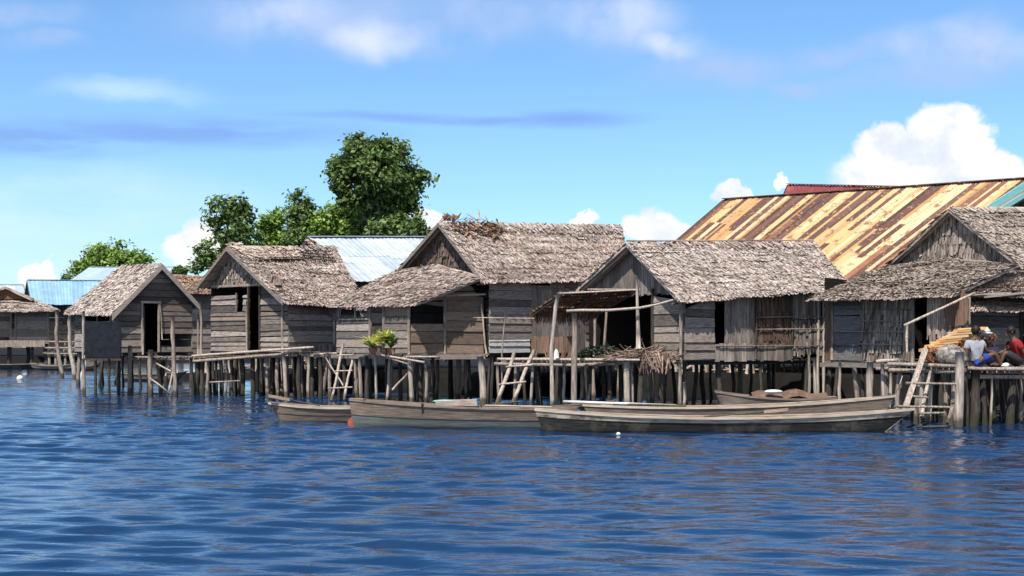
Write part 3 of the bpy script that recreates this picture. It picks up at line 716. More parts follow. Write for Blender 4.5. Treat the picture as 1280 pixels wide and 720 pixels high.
# ---- house 2: dark narrow door and ragged thatch
def hut_narrow_door():
    A0, A1 = P(284, 310, 49.2), P(418, 309, 52.6); E0, E1 = P(353, 376, 47), P(458, 384, 50.2); L0 = P(247, 358, 50.3)
    zf = 1.50
    t = thing('stilt_house', 'ragged patched stilt house with a tall narrow dark doorway in its board gable', 'house', G(352, 47.4), 'thatched stilt houses on the water')
    s = Shell(A0, A1, E0, E1, L0, zf, oh=.42, side=.22)
    g = s.gable
    door = g.hole(312, 358, 325, 440); gap = g.hole(258, 359, 310, 366); win = g.hole(297, 366, 304, 392)
    zw = g.z(300, 358)
    mb = MB(); boards(mb, g, [(0, zf), (g.W, zf), (g.W, s.zE0), (g.W - .4, zw), (0.2, zw), (0, min(zw - .02, s.zL0))], [door, gap, win], bh=.19, joint=1.9, mess=2.2); mb.build('front_wall', M['board'], t)
    mb = MB()   # gable of nipa and patches above
    gp = [(0.15, zw), (g.W - .35, zw), (s.uA, s.zA0)]
    for k in range(9):
        z0 = zw + k * (s.zA0 - zw) / 9; z1 = z0 + (s.zA0 - zw) / 9; sl = poly_slice(gp, z0 + .02)
        if sl and sl[1] - sl[0] > .15: leaf_panel(mb, g, sl[0] + .02, sl[1] - .02, z0, z1 + .05, course=.25, lw=.09, o=.02)
    mb.build('gable_panel', M['leafwall'], t)
    mb = MB(); mb.beam(g.at(.1, zw + .03, .05), g.at(g.W - .3, zw + .03, .05), .08, .05, up=g.n); mb.build('lintel_beam', M['post'], t)
    mb = MB(); mb.beam(g.at(win[0] - .02, win[2], .04), g.at(win[0] - .02, win[3], .04), .04, .03, up=g.n); mb.build('window_post', M['board'], t)
    mb = MB(); a, b, c, d = door
    for u_ in (a - .03, b + .03): mb.beam(g.at(u_, c, .03), g.at(u_, d, .03), .06, .06, up=g.n)
    mb.build('door_frame', M['post_dark'], t)
    w_ = s.side; ho = []
    mb = MB(); boards(mb, w_, s.side_poly(), ho, bh=.21, joint=3.5); mb.build('side_wall', M['board'], t)
    mb = MB(); leaf_panel(mb, w_, w_.u(372), w_.u(418), zf - .18, zf + .25, course=.4, lw=.06, o=.05); mb.build('wall_patch', M['leafwall'], t)
    s.back(t, M['room_shade'])
    mb = MB(); thatch(mb, A0, A1, E1, E0, seed=3, messy=1.5, sag=.10); thatch(mb, A1, A0, L0, s.L1, seed=4, lw=.1, course=.16, dens=.6)
    ro = mb.build('roof', M['thatch'], t)
    mb = MB(); ridge_cap(mb, A0, A1, (L0 - A0).normalized(), (E0 - A0).normalized(), 200); mb.build('ridge_cap', M['thatch'], ro)
    # pale patch of newer thatch near the ridge, and bare battens beside it
    f = lambda a, b: (A0.lerp(A1, a)).lerp(E0.lerp(E1, a), b) + Z * .07
    mb = MB(); thatch(mb, f(.03, .0), f(.62, .02), f(.60, .22), f(.10, .26), seed=5, slab=False, messy=1.2, lw=.1, over=.02); mb.build('thatch_patch', M['thatch_pink'], ro)
    mb = MB()
    for k in range(5): mb.pole(f(.62, .03 + k * .05), f(.93, .05 + k * .055), .025, .02, .01)
    for k in range(4): mb.pole(f(.60 + .09 * k, .0), f(.62 + .09 * k, .28), .02, .02, .01)
    mb.build('batten', M['post_dark'], ro)
    mb = MB()   # loose leaves standing up on the ridge tip
    for k in range(8):
        a = f(rnd(0, .1), -.01); mb.quad(a, a + V((rnd(-.2, .3), rnd(-.1, .1), rnd(.05, .16))), a + V((rnd(-.1, .35), 0, rnd(.03, .12))), a + V((.05, 0, 0)))
    mb.build('loose_leaf', M['thatch_pink'], ro)
    barge(t, A0 + Z * .03, E0 + Z * .02, L0 + Z * .02, g.n, M['board'], .13)
    for px in (252, 310, 354): post_at(t, g, px, zf - .1, zf + 1.75, .05)
    post_at(t, w_, 417, zf, zf + 1.5, .05, M['pole'])
    floor_slab(t, s.corners(), zf); footprint_stilts(t, s.corners(), zf, 5, 4)
    return t
hut_narrow_door()

# ---- house 3: big gable with a sweeping skirt roof on the left
def house_sweeping_roof():
    A0, A1 = P(549, 279, 45), P(776, 283, 49.2); E0, E1 = P(603, 350, 43), P(790, 347, 47.2); L0 = P(495, 341, 46.7)
    zf = 1.5
    t = thing('stilt_house', 'large stilt house with second lower thatch at its left, orange scraps on ridge', 'house', G(603, 43.6), 'thatched stilt houses on the water')
    s = Shell(A0, A1, E0, E1, L0, zf, oh=.40, side=.22)
    g = s.gable; w_ = s.side
    zt = g.z(550, 345)
    mb = MB(); gp = [(0, s.zL0 - .25), (g.W, s.zE0 - .25), (g.W, s.zE0), (s.uA, s.zA0), (0, s.zL0)]
    zz = s.zL0 - .3
    while zz < s.zA0 - .1:
        sl = poly_slice(gp, zz + .04)
        if sl and sl[1] - sl[0] > .15: leaf_panel(mb, g, sl[0] + .01, sl[1] - .01, zz, zz + .24, course=.2, lw=.08, o=.0)
        zz += .18
    mb.build('gable_panel', M['leafwall_brown'], t)
    gap = w_.hole(661, 347, 687, 358)
    zs = w_.z(630, 424)
    mb = MB(); boards(mb, w_, [(0, zs), (w_.u(664), zs), (w_.u(664), s.zE1), (0, s.zE0)], [gap], bh=.27, joint=2.6); mb.build('side_wall', M['board'], t)
    mb = MB(); boards(mb, w_, [(0, zf), (w_.u(662), zf), (w_.u(662), zs), (0, zs)], bh=.22, joint=4, o=.01); mb.build('lower_wall', M['board_white'], t)
    mb = MB(); vboards(mb, w_, w_.u(664), w_.u(732), lambda u: zf, lambda u: gap[2] - .02, .24); mb.build('plank_door', M['vboard'], t)
    mb = MB(); mb.beam(w_.at(gap[0], gap[2], .03), w_.at(gap[1] + .6, gap[2], .03), .05, .05, up=w_.n); mb.build('door_lintel', M['post'], t)
    mb = MB(); boards(mb, w_, [(w_.u(687), gap[2]), (w_.W, gap[2]), (w_.W, s.zE1), (w_.u(687), s.zE1 - .05)], bh=.2)
    boards(mb, w_, [(w_.u(732), zf), (w_.W, zf), (w_.W, gap[2]), (w_.u(732), gap[2])], bh=.22); mb.build('end_wall', M['board'], t)
    s.back(t, M['room_shade'])
    mb = MB(); thatch(mb, A0, A1, E1, E0, seed=6, messy=1.2, sag=.06); thatch(mb, A1, A0, L0, s.L1, seed=7, lw=.1, course=.16, dens=.6)
    ro = mb.build('roof', M['thatch'], t)
    mb = MB(); ridge_cap(mb, A0, A1, (L0 - A0).normalized(), (E0 - A0).normalized(), 300, .5); mb.build('ridge_cap', M['thatch'], ro)
    f = lambda a, b: (A0.lerp(A1, a)).lerp(E0.lerp(E1, a), b) + Z * .06
    mb = MB()    # tumbled orange-brown leaves near the ridge
    for k in range(170):
        a = f(rnd(.04, .30), rnd(-.02, .30)) + Z * rnd(.0, .10); d_ = V((rnd(-1, 1), rnd(-.6, .6), rnd(-.5, .35))).normalized() * rnd(.15, .5); sd = d_.cross(Z).normalized() * rnd(.02, .05)
        mb.quad(a - sd, a + d_ - sd * .4, a + d_ + sd * .4, a + sd)
    mb.build('tumbled_leaf', surf_mat('orange_brown_leaf', (.34, .17, .08), (.62, .40, .24), (2, 2, 2), 3, isl=(.4, 1.3), bump=0), ro)
    mb = MB()
    for k in range(14):
        a = f(rnd(.0, .09), -.01); mb.quad(a, a + V((rnd(-.15, .35), rnd(-.1, .1), rnd(.12, .30))), a + V((rnd(0, .3), 0, rnd(.05, .2))), a + V((.05, 0, 0)))
    mb.build('loose_leaf', M['thatch_brown'], ro)
    barge(t, A0 + Z * .02, E0 + Z * .03, L0 + Z * .02, g.n, M['board'], .13)
    rafters(t, s)
    # --- skirt roof
    T0, T1 = P(604, 347, 43.1), P(494, 338, 46.5); B0, B1 = P(524, 379, 41.8), P(416, 381, 45.4)
    Tm = P(548, 330, 44.2)
    mb = MB()
    thatch(mb, T1, Tm, B0.lerp(B1, .52), B1, seed=8, messy=1.4, sag=.03); thatch(mb, Tm, T0, B0, B0.lerp(B1, .52), seed=9, messy=1.4, sag=.03)
    mb.build('skirt_roof', M['thatch'], t)
    # --- annex walls under the skirt roof
    fl = lambda p: V((p.x, p.y, 0))
    Wa = Wall(G(421, 45.5), G(511, 42.35), zf); Wb = Wall(G(511, 42.35), G(604, 43.5), zf)
    top_a = lambda px: Wa.z(px, 377)
    za = 2.95
    win = Wa.hole(425, 375, 461, 399); door = Wa.hole(464, 374, 480, 442)
    mb = MB(); boards(mb, Wa, [(0, zf), (Wa.W, zf), (Wa.W, za), (0, za)], [(win[0], win[1], win[2], 9), (door[0], door[1], 0, 9)], bh=.25); mb.build('annex_wall', M['board'], t)
    fr = frame_parts(t, Wa, (win[0], win[1], win[2], za - .03), M['board'], .05)
    mb = MB(); u_ = Wa.u(445); mb.beam(Wa.at(u_, win[2], .03), Wa.at(u_, za, .03), .05, .04, up=Wa.n); mb.build('mullion', M['board_pale'], fr)
    mb = MB()
    for u_ in (door[0] - .03, door[1] + .03): mb.beam(Wa.at(u_, zf, .03), Wa.at(u_, za, .03), .06, .06, up=Wa.n)
    mb.build('door_frame', M['post'], t)
    zc = Wb.z(555, 372); zb2 = Wb.z(530, 405)
    mb = MB(); boards(mb, Wb, [(0, zf), (Wb.u(554), zf), (Wb.u(554), zb2), (0, zb2)], bh=.3); boards(mb, Wb, [(Wb.u(557), zf), (Wb.W, zf), (Wb.W, zc + .05), (Wb.u(557), zc)], bh=.3)
    mb.build('porch_wall', M['board_brown'], t)
    mb = MB(); mb.pole(Wb.at(Wb.u(520), zc + .02, .05), Wb.at(Wb.u(606), zc + .12, .05), .035, .03, .01); mb.build('wall_plate', M['pole'], t)
    for px in (511, 556): post_at(t, Wb, px, zf - .25, 3.0 if px == 511 else zc + .25, .05)
    mb = MB(); mb.pole(Wb.at(Wb.u(599), zf + 1.5, .10), Wb.at(Wb.u(606), zf - .1, .14), .035, .025, .03); mb.build('leaning_stick', M['pole'], t)
    fl_c = [G(421, 45.5), G(511, 42.35), s.c0, s.c3]
    mb = MB(); mb.prism([V((p.x, p.y, zf - .06)) for p in fl_c], V((0, 0, .05))); mb.beam(G(415, 45.5, zf - .12), G(513, 42.2, zf - .12), .08, .12); mb.beam(G(508, 42.2, zf - .12), G(606, 43.3, zf - .12), .08, .12)
    mb.build('annex_floor', M['board'], t)
    # dark inner wall so the annex reads as rooms
    mb = MB(); boards(mb, g, [(0, zf), (g.W, zf), (g.W, s.zE0 - .3), (0, s.zL0 - .3)], bh=.3, o=-.03); mb.build('inner_wall', M['room_shade'], t)
    floor_slab(t, s.corners(), zf); footprint_stilts(t, s.corners(), zf, 5, 4); footprint_stilts(t, fl_c, zf, 4, 2)
    return t
house_sweeping_roof()

# ---- house 4: open dark porch, shuttered side wall
def house_open_porch():
    A0, A1 = P(783, 305, 40.5), P(1017, 304, 43.3); E0, E1 = P(847, 374, 38), P(1063, 359, 40.9); L0 = P(718, 364, 43.1)
    zf = 1.37
    t = thing('stilt_house', 'thatched stilt house with a wide dark open porch and plank shutters along its side', 'house', G(848, 38.5), 'thatched stilt houses on the water')
    s = Shell(A0, A1, E0, E1, L0, zf, oh=.38, side=.22)
    g = s.gable; w_ = s.side
    zt = g.z(800, 366)
    mb = MB(); boards(mb, g, [(g.u(817), zf), (g.W, zf), (g.W, s.zE0), (g.u(817), s.zE0 + .1)], bh=.26); mb.build('front_wall', M['board'], t)
    gp = [(0, zt), (g.W, zt), (g.W, max(zt + .02, s.zE0)), (s.uA, s.zA0), (0, max(zt + .02, s.zL0))]
    mb = MB(); u = 0.02
    while u < g.W - .05:
        b = rnd(.12, .22); uu = u + b / 2
        ztop = (s.zL0 + (s.zA0 - s.zL0) * uu / s.uA) if uu < s.uA else (s.zE0 + (s.zA0 - s.zE0) * (g.W - uu) / (g.W - s.uA))
        vboards(mb, g, u, min(g.W, u + b), lambda q: zt - rnd(0, .08), lambda q: max(zt + .03, ztop), b, ragged=.06); u += b
    mb.build('gable_panel', M['vboard'], t)
    # the side wall in its sections
    zlow = w_.z(900, 431); zl2 = zf + .02
    slot = w_.hole(893, 373, 906, 426)
    top = lambda u: s.zE0 + (s.zE1 - s.zE0) * u / w_.W
    def sec(a, b, z0=None, z1=None): return [(w_.u(a) if a > 848 else 0, z0 or zf), (w_.u(b), z0 or zf), (w_.u(b), z1 or top(w_.u(b))), (w_.u(a) if a > 848 else 0, z1 or top(w_.u(a)))]
    mb = MB(); boards(mb, w_, sec(848, 893), bh=.30); mb.build('side_wall', M['board'], t)
    mb = MB(); vboards(mb, w_, w_.u(906), w_.u(943), lambda u: zlow, top, .26); mb.build('plank_shutter', M['vboard'], t)
    mb = MB(); leaf_panel(mb, w_, w_.u(944), w_.u(988), zlow, top(w_.u(965)), course=.42, lw=.08, o=.0); mb.build('leaf_panel', M['vbrown'], t)
    mb = MB(); leaf_panel(mb, w_, w_.u(989), w_.u(1027), zf + .1, top(w_.u(1005)), course=.75, lw=.11, o=.0); mb.build('pale_panel', M['leafwall'], t)
    mb = MB(); vboards(mb, w_, w_.u(893), w_.u(990), lambda u: zf - .02, lambda u: zlow, .14, o=.03, ragged=.05); mb.build('skirt_board', M['leafwall'], t)
    mb = MB()
    for (a, b, py) in ((944, 990, 397), (944, 1027, 412), (990, 1027, 399), (893, 1027, 433)): mb.pole(w_.at(w_.u(a), w_.z(a, py), .06), w_.at(w_.u(b), w_.z(b, py - 1), .06), .018, .015, .01)
    mb.build('batten', M['post'], t)
    for px in (944, 989): post_at(t, w_, px, zf, top(w_.u(px)), .035, M['post_dark'])
    for px in (1022, 1029): post_at(t, w_, px, -.4, 3.2, .05, M['pole'])
    post_at(t, w_, 850, zf - .4, s.zE0 + .05, .055)
    post_at(t, g, 817, zf, zt + .1, .05, M['post_dark'])
    for (px, ln) in ((744, .1), (756, .18)): post_at(t, g, px, zf, zt, .05, M['post'], lean=ln)
    s.back(t, M['room_shade'])
    mb = MB(); thatch(mb, A0, A1, E1, E0, seed=10, messy=1.0, sag=.06); thatch(mb, A1, A0, L0, s.L1, seed=11, lw=.1, course=.16, dens=.6)
    ro = mb.build('roof', M['thatch_pale'], t)
    mb = MB(); ridge_cap(mb, A0, A1, (L0 - A0).normalized(), (E0 - A0).normalized(), 260, .4)
    mb.pole(A0 + Z * .09, A1 + Z * .09, .025, .02, .02); mb.build('ridge_cap', M['thatch'], ro)
    rafters(t, s)
    # torn awning of nipa over the porch platform
    T0, T1 = P(800, 362, 37.9), P(702, 367, 38.5); B0, B1 = P(748, 392, 40.2), P(664, 393, 41.6)
    mb = MB(); thatch(mb, T1, T0, B0, B1, seed=12, messy=1.6, over=.3, th=.04, lift=1.0, lw=.07, slab=False, dens=2.6)
    for k in range(170):      # ragged leaves hanging from its low edge
        u = random.random(); q = B0.lerp(B1, u) + V((rnd(-.08, .08), rnd(-.1, .1), .05)); d_ = V((rnd(-.25, .25), rnd(-.1, .1), -1)).normalized() * rnd(.08, .38 if u > .3 else .25); s_ = V((rnd(.015, .035), 0, 0))
        mb.quad(q - s_, q + d_ - s_ * .3, q + d_ + s_ * .3, q + s_)
    mb.build('torn_awning', M['thatch_brown'], t)
    mb = MB()
    mb.pole(P(704, 368.5, 38.4), P(667, 394, 41.4), .028, .025, .02); mb.pole(P(795, 364, 37.8), P(748, 393, 40.0), .03, .03, .02); mb.pole(P(745, 367, 38.1), P(705, 394, 40.8), .028, .025, .02); mb.build('awning_rafter', M['post_dark'], t)
    floor_slab(t, s.corners(), zf); footprint_stilts(t, s.corners(), zf, 5, 4)
    return t
house_open_porch()

# ---- house 5: nipa-walled house at the right
def house_nipa_walls():
    A0, A1 = P(1185, 261, 38.5), P(1345, 263, 40.9); E0, E1 = P(1272, 330, 36.5), P(1420, 328, 38.9); L0 = P(1110, 331, 40.5)
    zf = 1.36
    t = thing('stilt_house', 'stilt house with hanging-leaf walls and low sweeping thatch skirt below the rusty roof', 'house', G(1175, 36), 'thatched stilt houses on the water')
    s = Shell(A0, A1, E0, E1, L0, zf, oh=.24, side=.2)
    g = s.gable
    gp = [(0, s.zL0 - .3), (g.W, s.zE0 - .3), (g.W, s.zE0), (s.uA, s.zA0), (0, s.zL0)]
    mb = MB(); zz = 3.5
    while zz < s.zA0 - .1:
        sl = poly_slice(gp, zz + .06)
        if sl and sl[1] - sl[0] > .15: leaf_panel(mb, g, sl[0] + .01, sl[1] - .01, zz, zz + .34, course=.3, lw=.09, o=.0, ragged=.08)
        zz += .26
    mb.build('gable_panel', M['leafwall'], t)
    mb = MB(); thatch(mb, A0, A1, E1, E0, seed=20, messy=.9, sag=.05); thatch(mb, A1, A0, L0, s.L1, seed=21, lw=.1, course=.16, dens=.6)
    ro = mb.build('roof', M['thatch_flat'], t)
    mb = MB(); ridge_cap(mb, A0, A1, (L0 - A0).normalized(), (E0 - A0).normalized(), 160, .35); mb.build('ridge_cap', M['thatch'], ro)
    mb = MB(); a = A0 + (A1 - A0) * .28 + Z * .06; b = A1 + Z * .08; d_ = (E0 - A0).normalized() * .28
    mb.prism([a, b, b + d_, a + d_], Z * .012); mb.build('ridge_sheet', M['boat_pale'], ro)
    rafters(t, s)
    T0, T1 = P(1273, 331, 36.35), P(1108, 333, 40.2); B0, B1 = P(1192, 368, 34.5), P(1012, 374, 38.5)
    Tm = P(1190, 322, 38.5)
    mb = MB(); thatch(mb, T1, Tm, B0.lerp(B1, .48), B1, seed=22, messy=1, sag=.05); thatch(mb, Tm, T0, B0, B0.lerp(B1, .48), seed=23, messy=1, sag=.05)
    mb.build('skirt_roof', M['thatch_flat'], t)
    mb = MB(); thatch(mb, P(1236, 343, 36.3), P(1425, 332, 38.6), P(1425, 372, 36.3), P(1180, 367, 34.9), seed=24, messy=1.6, sag=.05); mb.build('side_skirt_roof', M['thatch'], t)
    # walls
    Wa = Wall(G(1031, 38.85), G(1176, 35.6), zf); Wb = Wall(G(1176, 35.6), G(1420, 38.6), zf)
    za = 3.0
    mb = MB(); boards(mb, Wa, [(Wa.u(1043), zf), (Wa.u(1076), zf), (Wa.u(1076), za), (Wa.u(1043), za)], bh=.36); mb.build('bluish_wall', M['bluegrey'], t)
    mb = MB(); vboards(mb, Wa, 0, Wa.u(1043), lambda u: zf, lambda u: za, .2); mb.build('plank_wall', M['vbrown'], t)
    mb = MB(); leaf_panel(mb, Wa, Wa.u(1076), Wa.u(1141), zf - .02, za, course=.34, lw=.11, o=.0, ragged=.03, tilt=.05); mb.build('nipa_wall', M['leafwall'], t)
    mb = MB()
    for (a, b, py) in ((1076, 1141, 401), (1076, 1141, 430), (1044, 1141, 414), (1044, 1141, 386)): mb.pole(Wa.at(Wa.u(a), Wa.z(a, py), .07), Wa.at(Wa.u(b), Wa.z(b, py + 1), .07), .015, .012, .01)
    mb.pole(Wa.at(Wa.u(1082), Wa.z(1082, 425), .1), Wa.at(Wa.u(1099), Wa.z(1099, 371), .1), .022, .02, .01); mb.build('batten', M['post'], t)
    mb = MB(); vboards(mb, Wa, Wa.u(1163), Wa.W, lambda u: zf, lambda u: za, .12); mb.build('door_jamb', M['vbrown'], t)
    post_at(t, Wa, 1142, zf - .2, za, .05); post_at(t, Wa, 1041, zf, za, .04)
    mb = MB(); boards(mb, Wb, [(0, zf), (Wb.u(1274), zf), (Wb.u(1274), za), (0, za)], bh=.26, joint=3); mb.build('front_wall', M['board'], t)
    mb = MB(); boards(mb, Wb, [(Wb.u(1284), zf), (Wb.W, zf), (Wb.W, za), (Wb.u(1284), za)], bh=.26); mb.build('end_wall', M['board'], t)
    post_at(t, Wb, 1204, zf, za, .045, M['post_dark']); post_at(t, Wb, 1275, zf, za, .05, M['post_dark'])
    fl_c = [G(1031, 38.85), G(1176, 35.6), G(1420, 38.6), G(1250, 43)]
    mb = MB(); mb.prism([V((p.x, p.y, zf - .07)) for p in fl_c], V((0, 0, .055))); mb.beam(G(1026, 38.8, zf - .13), G(1180, 35.4, zf - .13), .08, .12); mb.beam(G(1176, 35.5, zf - .13), G(1420, 38.5, zf - .13), .08, .12)
    mb.build('floor', M['board'], t)
    mb = MB(); w1_ = Wall(G(1420, 38.6), G(1250, 43), zf); w2_ = Wall(G(1250, 43), G(1031, 38.85), zf)
    boards(mb, w1_, [(0, zf), (w1_.W, zf), (w1_.W, 3.9), (0, 3.9)], bh=.3); mb.build('right_wall', M['board'], t)
    mb = MB(); boards(mb, w2_, [(0, zf), (w2_.W, zf), (w2_.W, 3.6), (0, 3.2)], bh=.3); mb.prism([w2_.at(0, zf, -.04), w2_.at(w2_.W, zf, -.04), w2_.at(w2_.W, 3.6, -.04), w2_.at(0, 3.2, -.04)], -w2_.n * .02); mb.build('back_wall', M['room_shade'], t)  # the added sheet behind these boards blocks light from the back
    footprint_stilts(t, fl_c, zf, 5, 4)
    # torn curtain of nipa hanging beside the door
    Wc = Wall(G(1158, 35.5), G(1212, 34.6), zf)
    mb = MB(); leaf_panel(mb, Wc, 0, Wc.W, 2.0, 2.95, course=.5, lw=.10, o=.0, ragged=.35, tilt=.3); mb.build('torn_leaf_curtain', M['leafwall'], t)
    mb = MB(); vboards(mb, Wc, Wc.u(1184), Wc.W, lambda u: 2.35, lambda u: 2.98, .2, o=.06, ragged=.2); mb.build('brown_mat', M['vbrown'], t)
    # small lower roof in front
    mb = MB(); thatch(mb, P(1212, 367, 35.8), P(1420, 362, 38.2), P(1420, 384, 37.0), P(1202, 386, 34.95), seed=25, messy=1.5, sag=.03, th=.05)
    lr = mb.build('low_roof', M['thatch_pink'], t)
    mb = MB(); mb.beam(P(1232, 371, 35.0), P(1300, 364, 35.6), .16, .05); mb.beam(P(1205, 369, 34.9), P(1262, 366, 35.3), .1, .04); mb.build('loose_board', M['board_pale'], lr)
    return t
house_nipa_walls()

# ---- far left hut
def hut_far_left():
    zf = 1.75
    t = thing('stilt_house', 'distant low stilt house at the left edge, hipped thatch roof, pale board under its wall', 'house', G(35, 98), 'thatched stilt houses on the water')
    fl = Wall(G(-60, 99), G(60, 99), zf)
    zt = fl.z(20, 390)
    mb = MB(); boards(mb, fl, [(0, zf + .35), (fl.W, zf + .35), (fl.W, zt), (0, zt)], [fl.hole(14, 390, 19, 416)], bh=.45, joint=3); mb.build('front_wall', M['board'], t)
    mb = MB(); boards(mb, fl, [(fl.u(12), zf + .05), (fl.W, zf + .05), (fl.W, zf + .38), (fl.u(12), zf + .38)], bh=.4, joint=9, o=.05); mb.build('pale_plank', M['board_pale'], t)
    for px in (14, 20, 60, -20): post_at(t, fl, px, zf, zt, .08, M['post'])
    rw = Wall(G(60, 99), G(58, 103), zf); mb = MB(); boards(mb, rw, [(0, zf), (rw.W, zf), (rw.W, zt), (0, zt)], bh=.45); mb.build('right_wall', M['board'], t)
    bw = Wall(G(58, 103), G(-60, 103), zf); mb = MB(); boards(mb, bw, [(0, zf), (bw.W, zf), (bw.W, zt), (0, zt)], bh=.45); mb.build('back_wall', M['board'], t)
    mb = MB(); mb.prism([G(-62, 98.5, zf - .1), G(62, 98.5, zf - .1), G(62, 103.5, zf - .1), G(-62, 103.5, zf - .1)], Z * .1); mb.beam(G(-60, 98.3, zf - .1), G(56, 98.3, zf - .1), .1, .45); mb.build('floor', M['post'], t)
    mb = MB()
    thatch(mb, P(-70, 373, 101), P(38, 373, 101), P(73, 388, 97.5), P(-100, 389, 97.5), seed=30, lw=.16, course=.25, ll=.6, dens=.8)
    thatch(mb, P(38, 373, 101), P(36, 372.5, 102), P(72, 388, 105), P(73, 388, 97.5), seed=31, lw=.2, course=.3, ll=.6, dens=.8)
    mb.build('skirt_roof', M['thatch'], t)
    mb = MB()
    thatch(mb, P(6, 359, 100), P(5, 359, 104), P(42, 374, 104), P(40, 375, 99.5), seed=32, lw=.2, course=.3, ll=.6, dens=.8); thatch(mb, P(5, 359, 104), P(6, 359, 100), P(-34, 375, 99.5), P(-34, 375, 104), seed=33, lw=.2, course=.3, ll=.6, dens=.8)
    ro = mb.build('roof', M['thatch'], t)
    mb = MB(); mb.poly([P(-28, 374, 100.3), P(38, 374, 100.3), P(6, 361, 100.3)]); mb.build('gable_panel', M['thatch_brown'], t)
    mb = MB()
    for (a, b) in (((6, 359), (42, 374)), ((6, 359), (-32, 375)), ((38, 374), (73, 388))): mb.beam(P(*a, 99.3 if a[0] < 30 else 100.6), P(*b, 98.9 if a[0] < 30 else 97.3), .12, .14)
    mb.build('barge_board', M['boat_pale'], t)
    footprint_stilts(t, [G(-55, 98.8), G(60, 98.8), G(60, 103), G(-55, 103)], zf, 6, 3, r=(.09, .15))
hut_far_left()

# ---- latrine / dark box on posts
def dark_box():
    zf = 1.27
    c = [G(106, 48.2), G(150, 48.0), G(152, 49.3), G(109, 49.5)]
    t = thing('box_latrine', 'black sheeted box on thin posts standing in the water before the left thatched house', 'latrine', G(128, 48.6))
    mb = MB(); z1 = 2.55
    for i in range(4):
        a, b = c[i], c[(i + 1) % 4]; wl = Wall(a, b, zf); hh = z1 - (.0 if i != 2 else .1)
        mb.box8([wl.at(0, zf, 0), wl.at(wl.W - .01, zf, 0), wl.at(wl.W - .01, zf, -.02), wl.at(0, zf, -.02)], [wl.at(0, hh, 0), wl.at(wl.W - .01, hh - .05, 0), wl.at(wl.W - .01, hh - .05, -.02), wl.at(0, hh, -.02)])
    mb.build('sheet_wall', M['black_sheet'], t)
    mb = MB(); mb.prism([V((p.x, p.y, zf + .01)) for p in c], Z * .04); mb.beam(G(104, 48.1, zf - .03), G(152, 47.9, zf - .03), .07, .07); mb.beam(G(104, 49.5, zf - .03), G(152, 49.3, zf - .03), .07, .07); mb.build('floor', M['post_dark'], t)
    for (px, Y, tp, m_) in ((104, 49.4, 2.9, 'pole'), (119, 48.05, zf, 'post_dark'), (137, 47.9, zf, 'post_dark'), (148, 49.5, zf, 'post_dark'), (105, 48.2, zf, 'post')):
        mb = MB(); mb.pole(G(px, Y, -.5), G(px + rnd(-1, 1), Y, tp), .05, .045, .02); mb.build('post', M[m_], t)
dark_box()

# ---- metal-roofed buildings behind
def shed(name, label, A, B, Cc, D, mat, cols, rows, depth_dir, zf=1.2, wallm='board', rakem=None, group=None, amp=.012, jitter=.25):
    """A ridge left, B ridge right, C eave right, D eave left; mirrored back slope; board walls to the floor"""
    t = thing(name, label, 'building', V(((D.x + Cc.x) / 2, (D.y + Cc.y) / 2, 0)), group)
    mb = MB(); metal_roof(mb, A, B, Cc, D, cols, rows, amp=amp, jitter=jitter)
    D2 = V((2 * A.x - D.x, 2 * A.y - D.y, D.z)); C2 = V((2 * B.x - Cc.x, 2 * B.y - Cc.y, Cc.z))
    metal_roof(mb, B, A, D2, C2, cols, rows, amp=amp, jitter=jitter)
    ro = mb.build('roof', M[mat], t)
    nn = (B - A).cross(D - A).normalized(); nn = nn if nn.z > 0 else -nn
    mb = MB(); mb.beam(A + nn * .05, B + nn * .05, .3, .03, up=Z); mb.build('ridge_cap', M[mat], ro)
    k = .12
    a0 = D.lerp(A, k) + (Cc - D).normalized() * .4; a1 = Cc.lerp(B, k) - (Cc - D).normalized() * .4; a3 = D2.lerp(A, k) + (Cc - D).normalized() * .4; a2 = C2.lerp(B, k) - (Cc - D).normalized() * .4
    for nm, (p, q, apx) in {'front_wall': (a0, a1, None), 'right_wall': (a1, a2, B), 'back_wall': (a2, a3, None), 'left_wall': (a3, a0, A)}.items():
        wl = Wall(p, q, zf); mb = MB(); pl = [(0, zf), (wl.W, zf), (wl.W, q.z - .08)] + ([(wl.W / 2, apx.z - .12)] if apx is not None else []) + [(0, p.z - .08)]
        boards(mb, wl, pl, bh=.4, joint=3); mb.build(nm, M[wallm], t)
    mb = MB()
    for (p, q, s_) in ((A, D, -1), (B, Cc, 1), (A, D2, -1), (B, C2, 1)):
        o = (B - A).normalized() * .03 * s_; mb.beam(p + o - Z * .07, q + o - Z * .07, .04, .16)
    mb.build('barge_board', M[rakem or wallm], t)
    return t, ro
# zinc roof between houses 2 and 3
A, B, Cc, D = P(386, 297, 56), P(535, 297, 59.5), P(520, 352, 56.0), P(443, 352, 53.5)
D = P(446, 352, 52.2); Cc = P(600, 352, 55.6)
t, ro = shed('metal_roofed_house', 'house with bright grey-blue zinc roof between the two middle thatched houses', A, B, Cc, D, 'zinc', 9, 2, None, rakem='post_dark')
mb = MB(); f = lambda a, b: A.lerp(D, a) + (A - B).normalized() * b + Z * .03
thatch(mb, P(382, 300, 56), P(390, 298, 55.9), P(443, 350, 52.3), P(425, 345, 52.6), seed=40, slab=True, messy=1.2, lw=.1); mb.build('thatch_edge', M['thatch_pink'], ro)
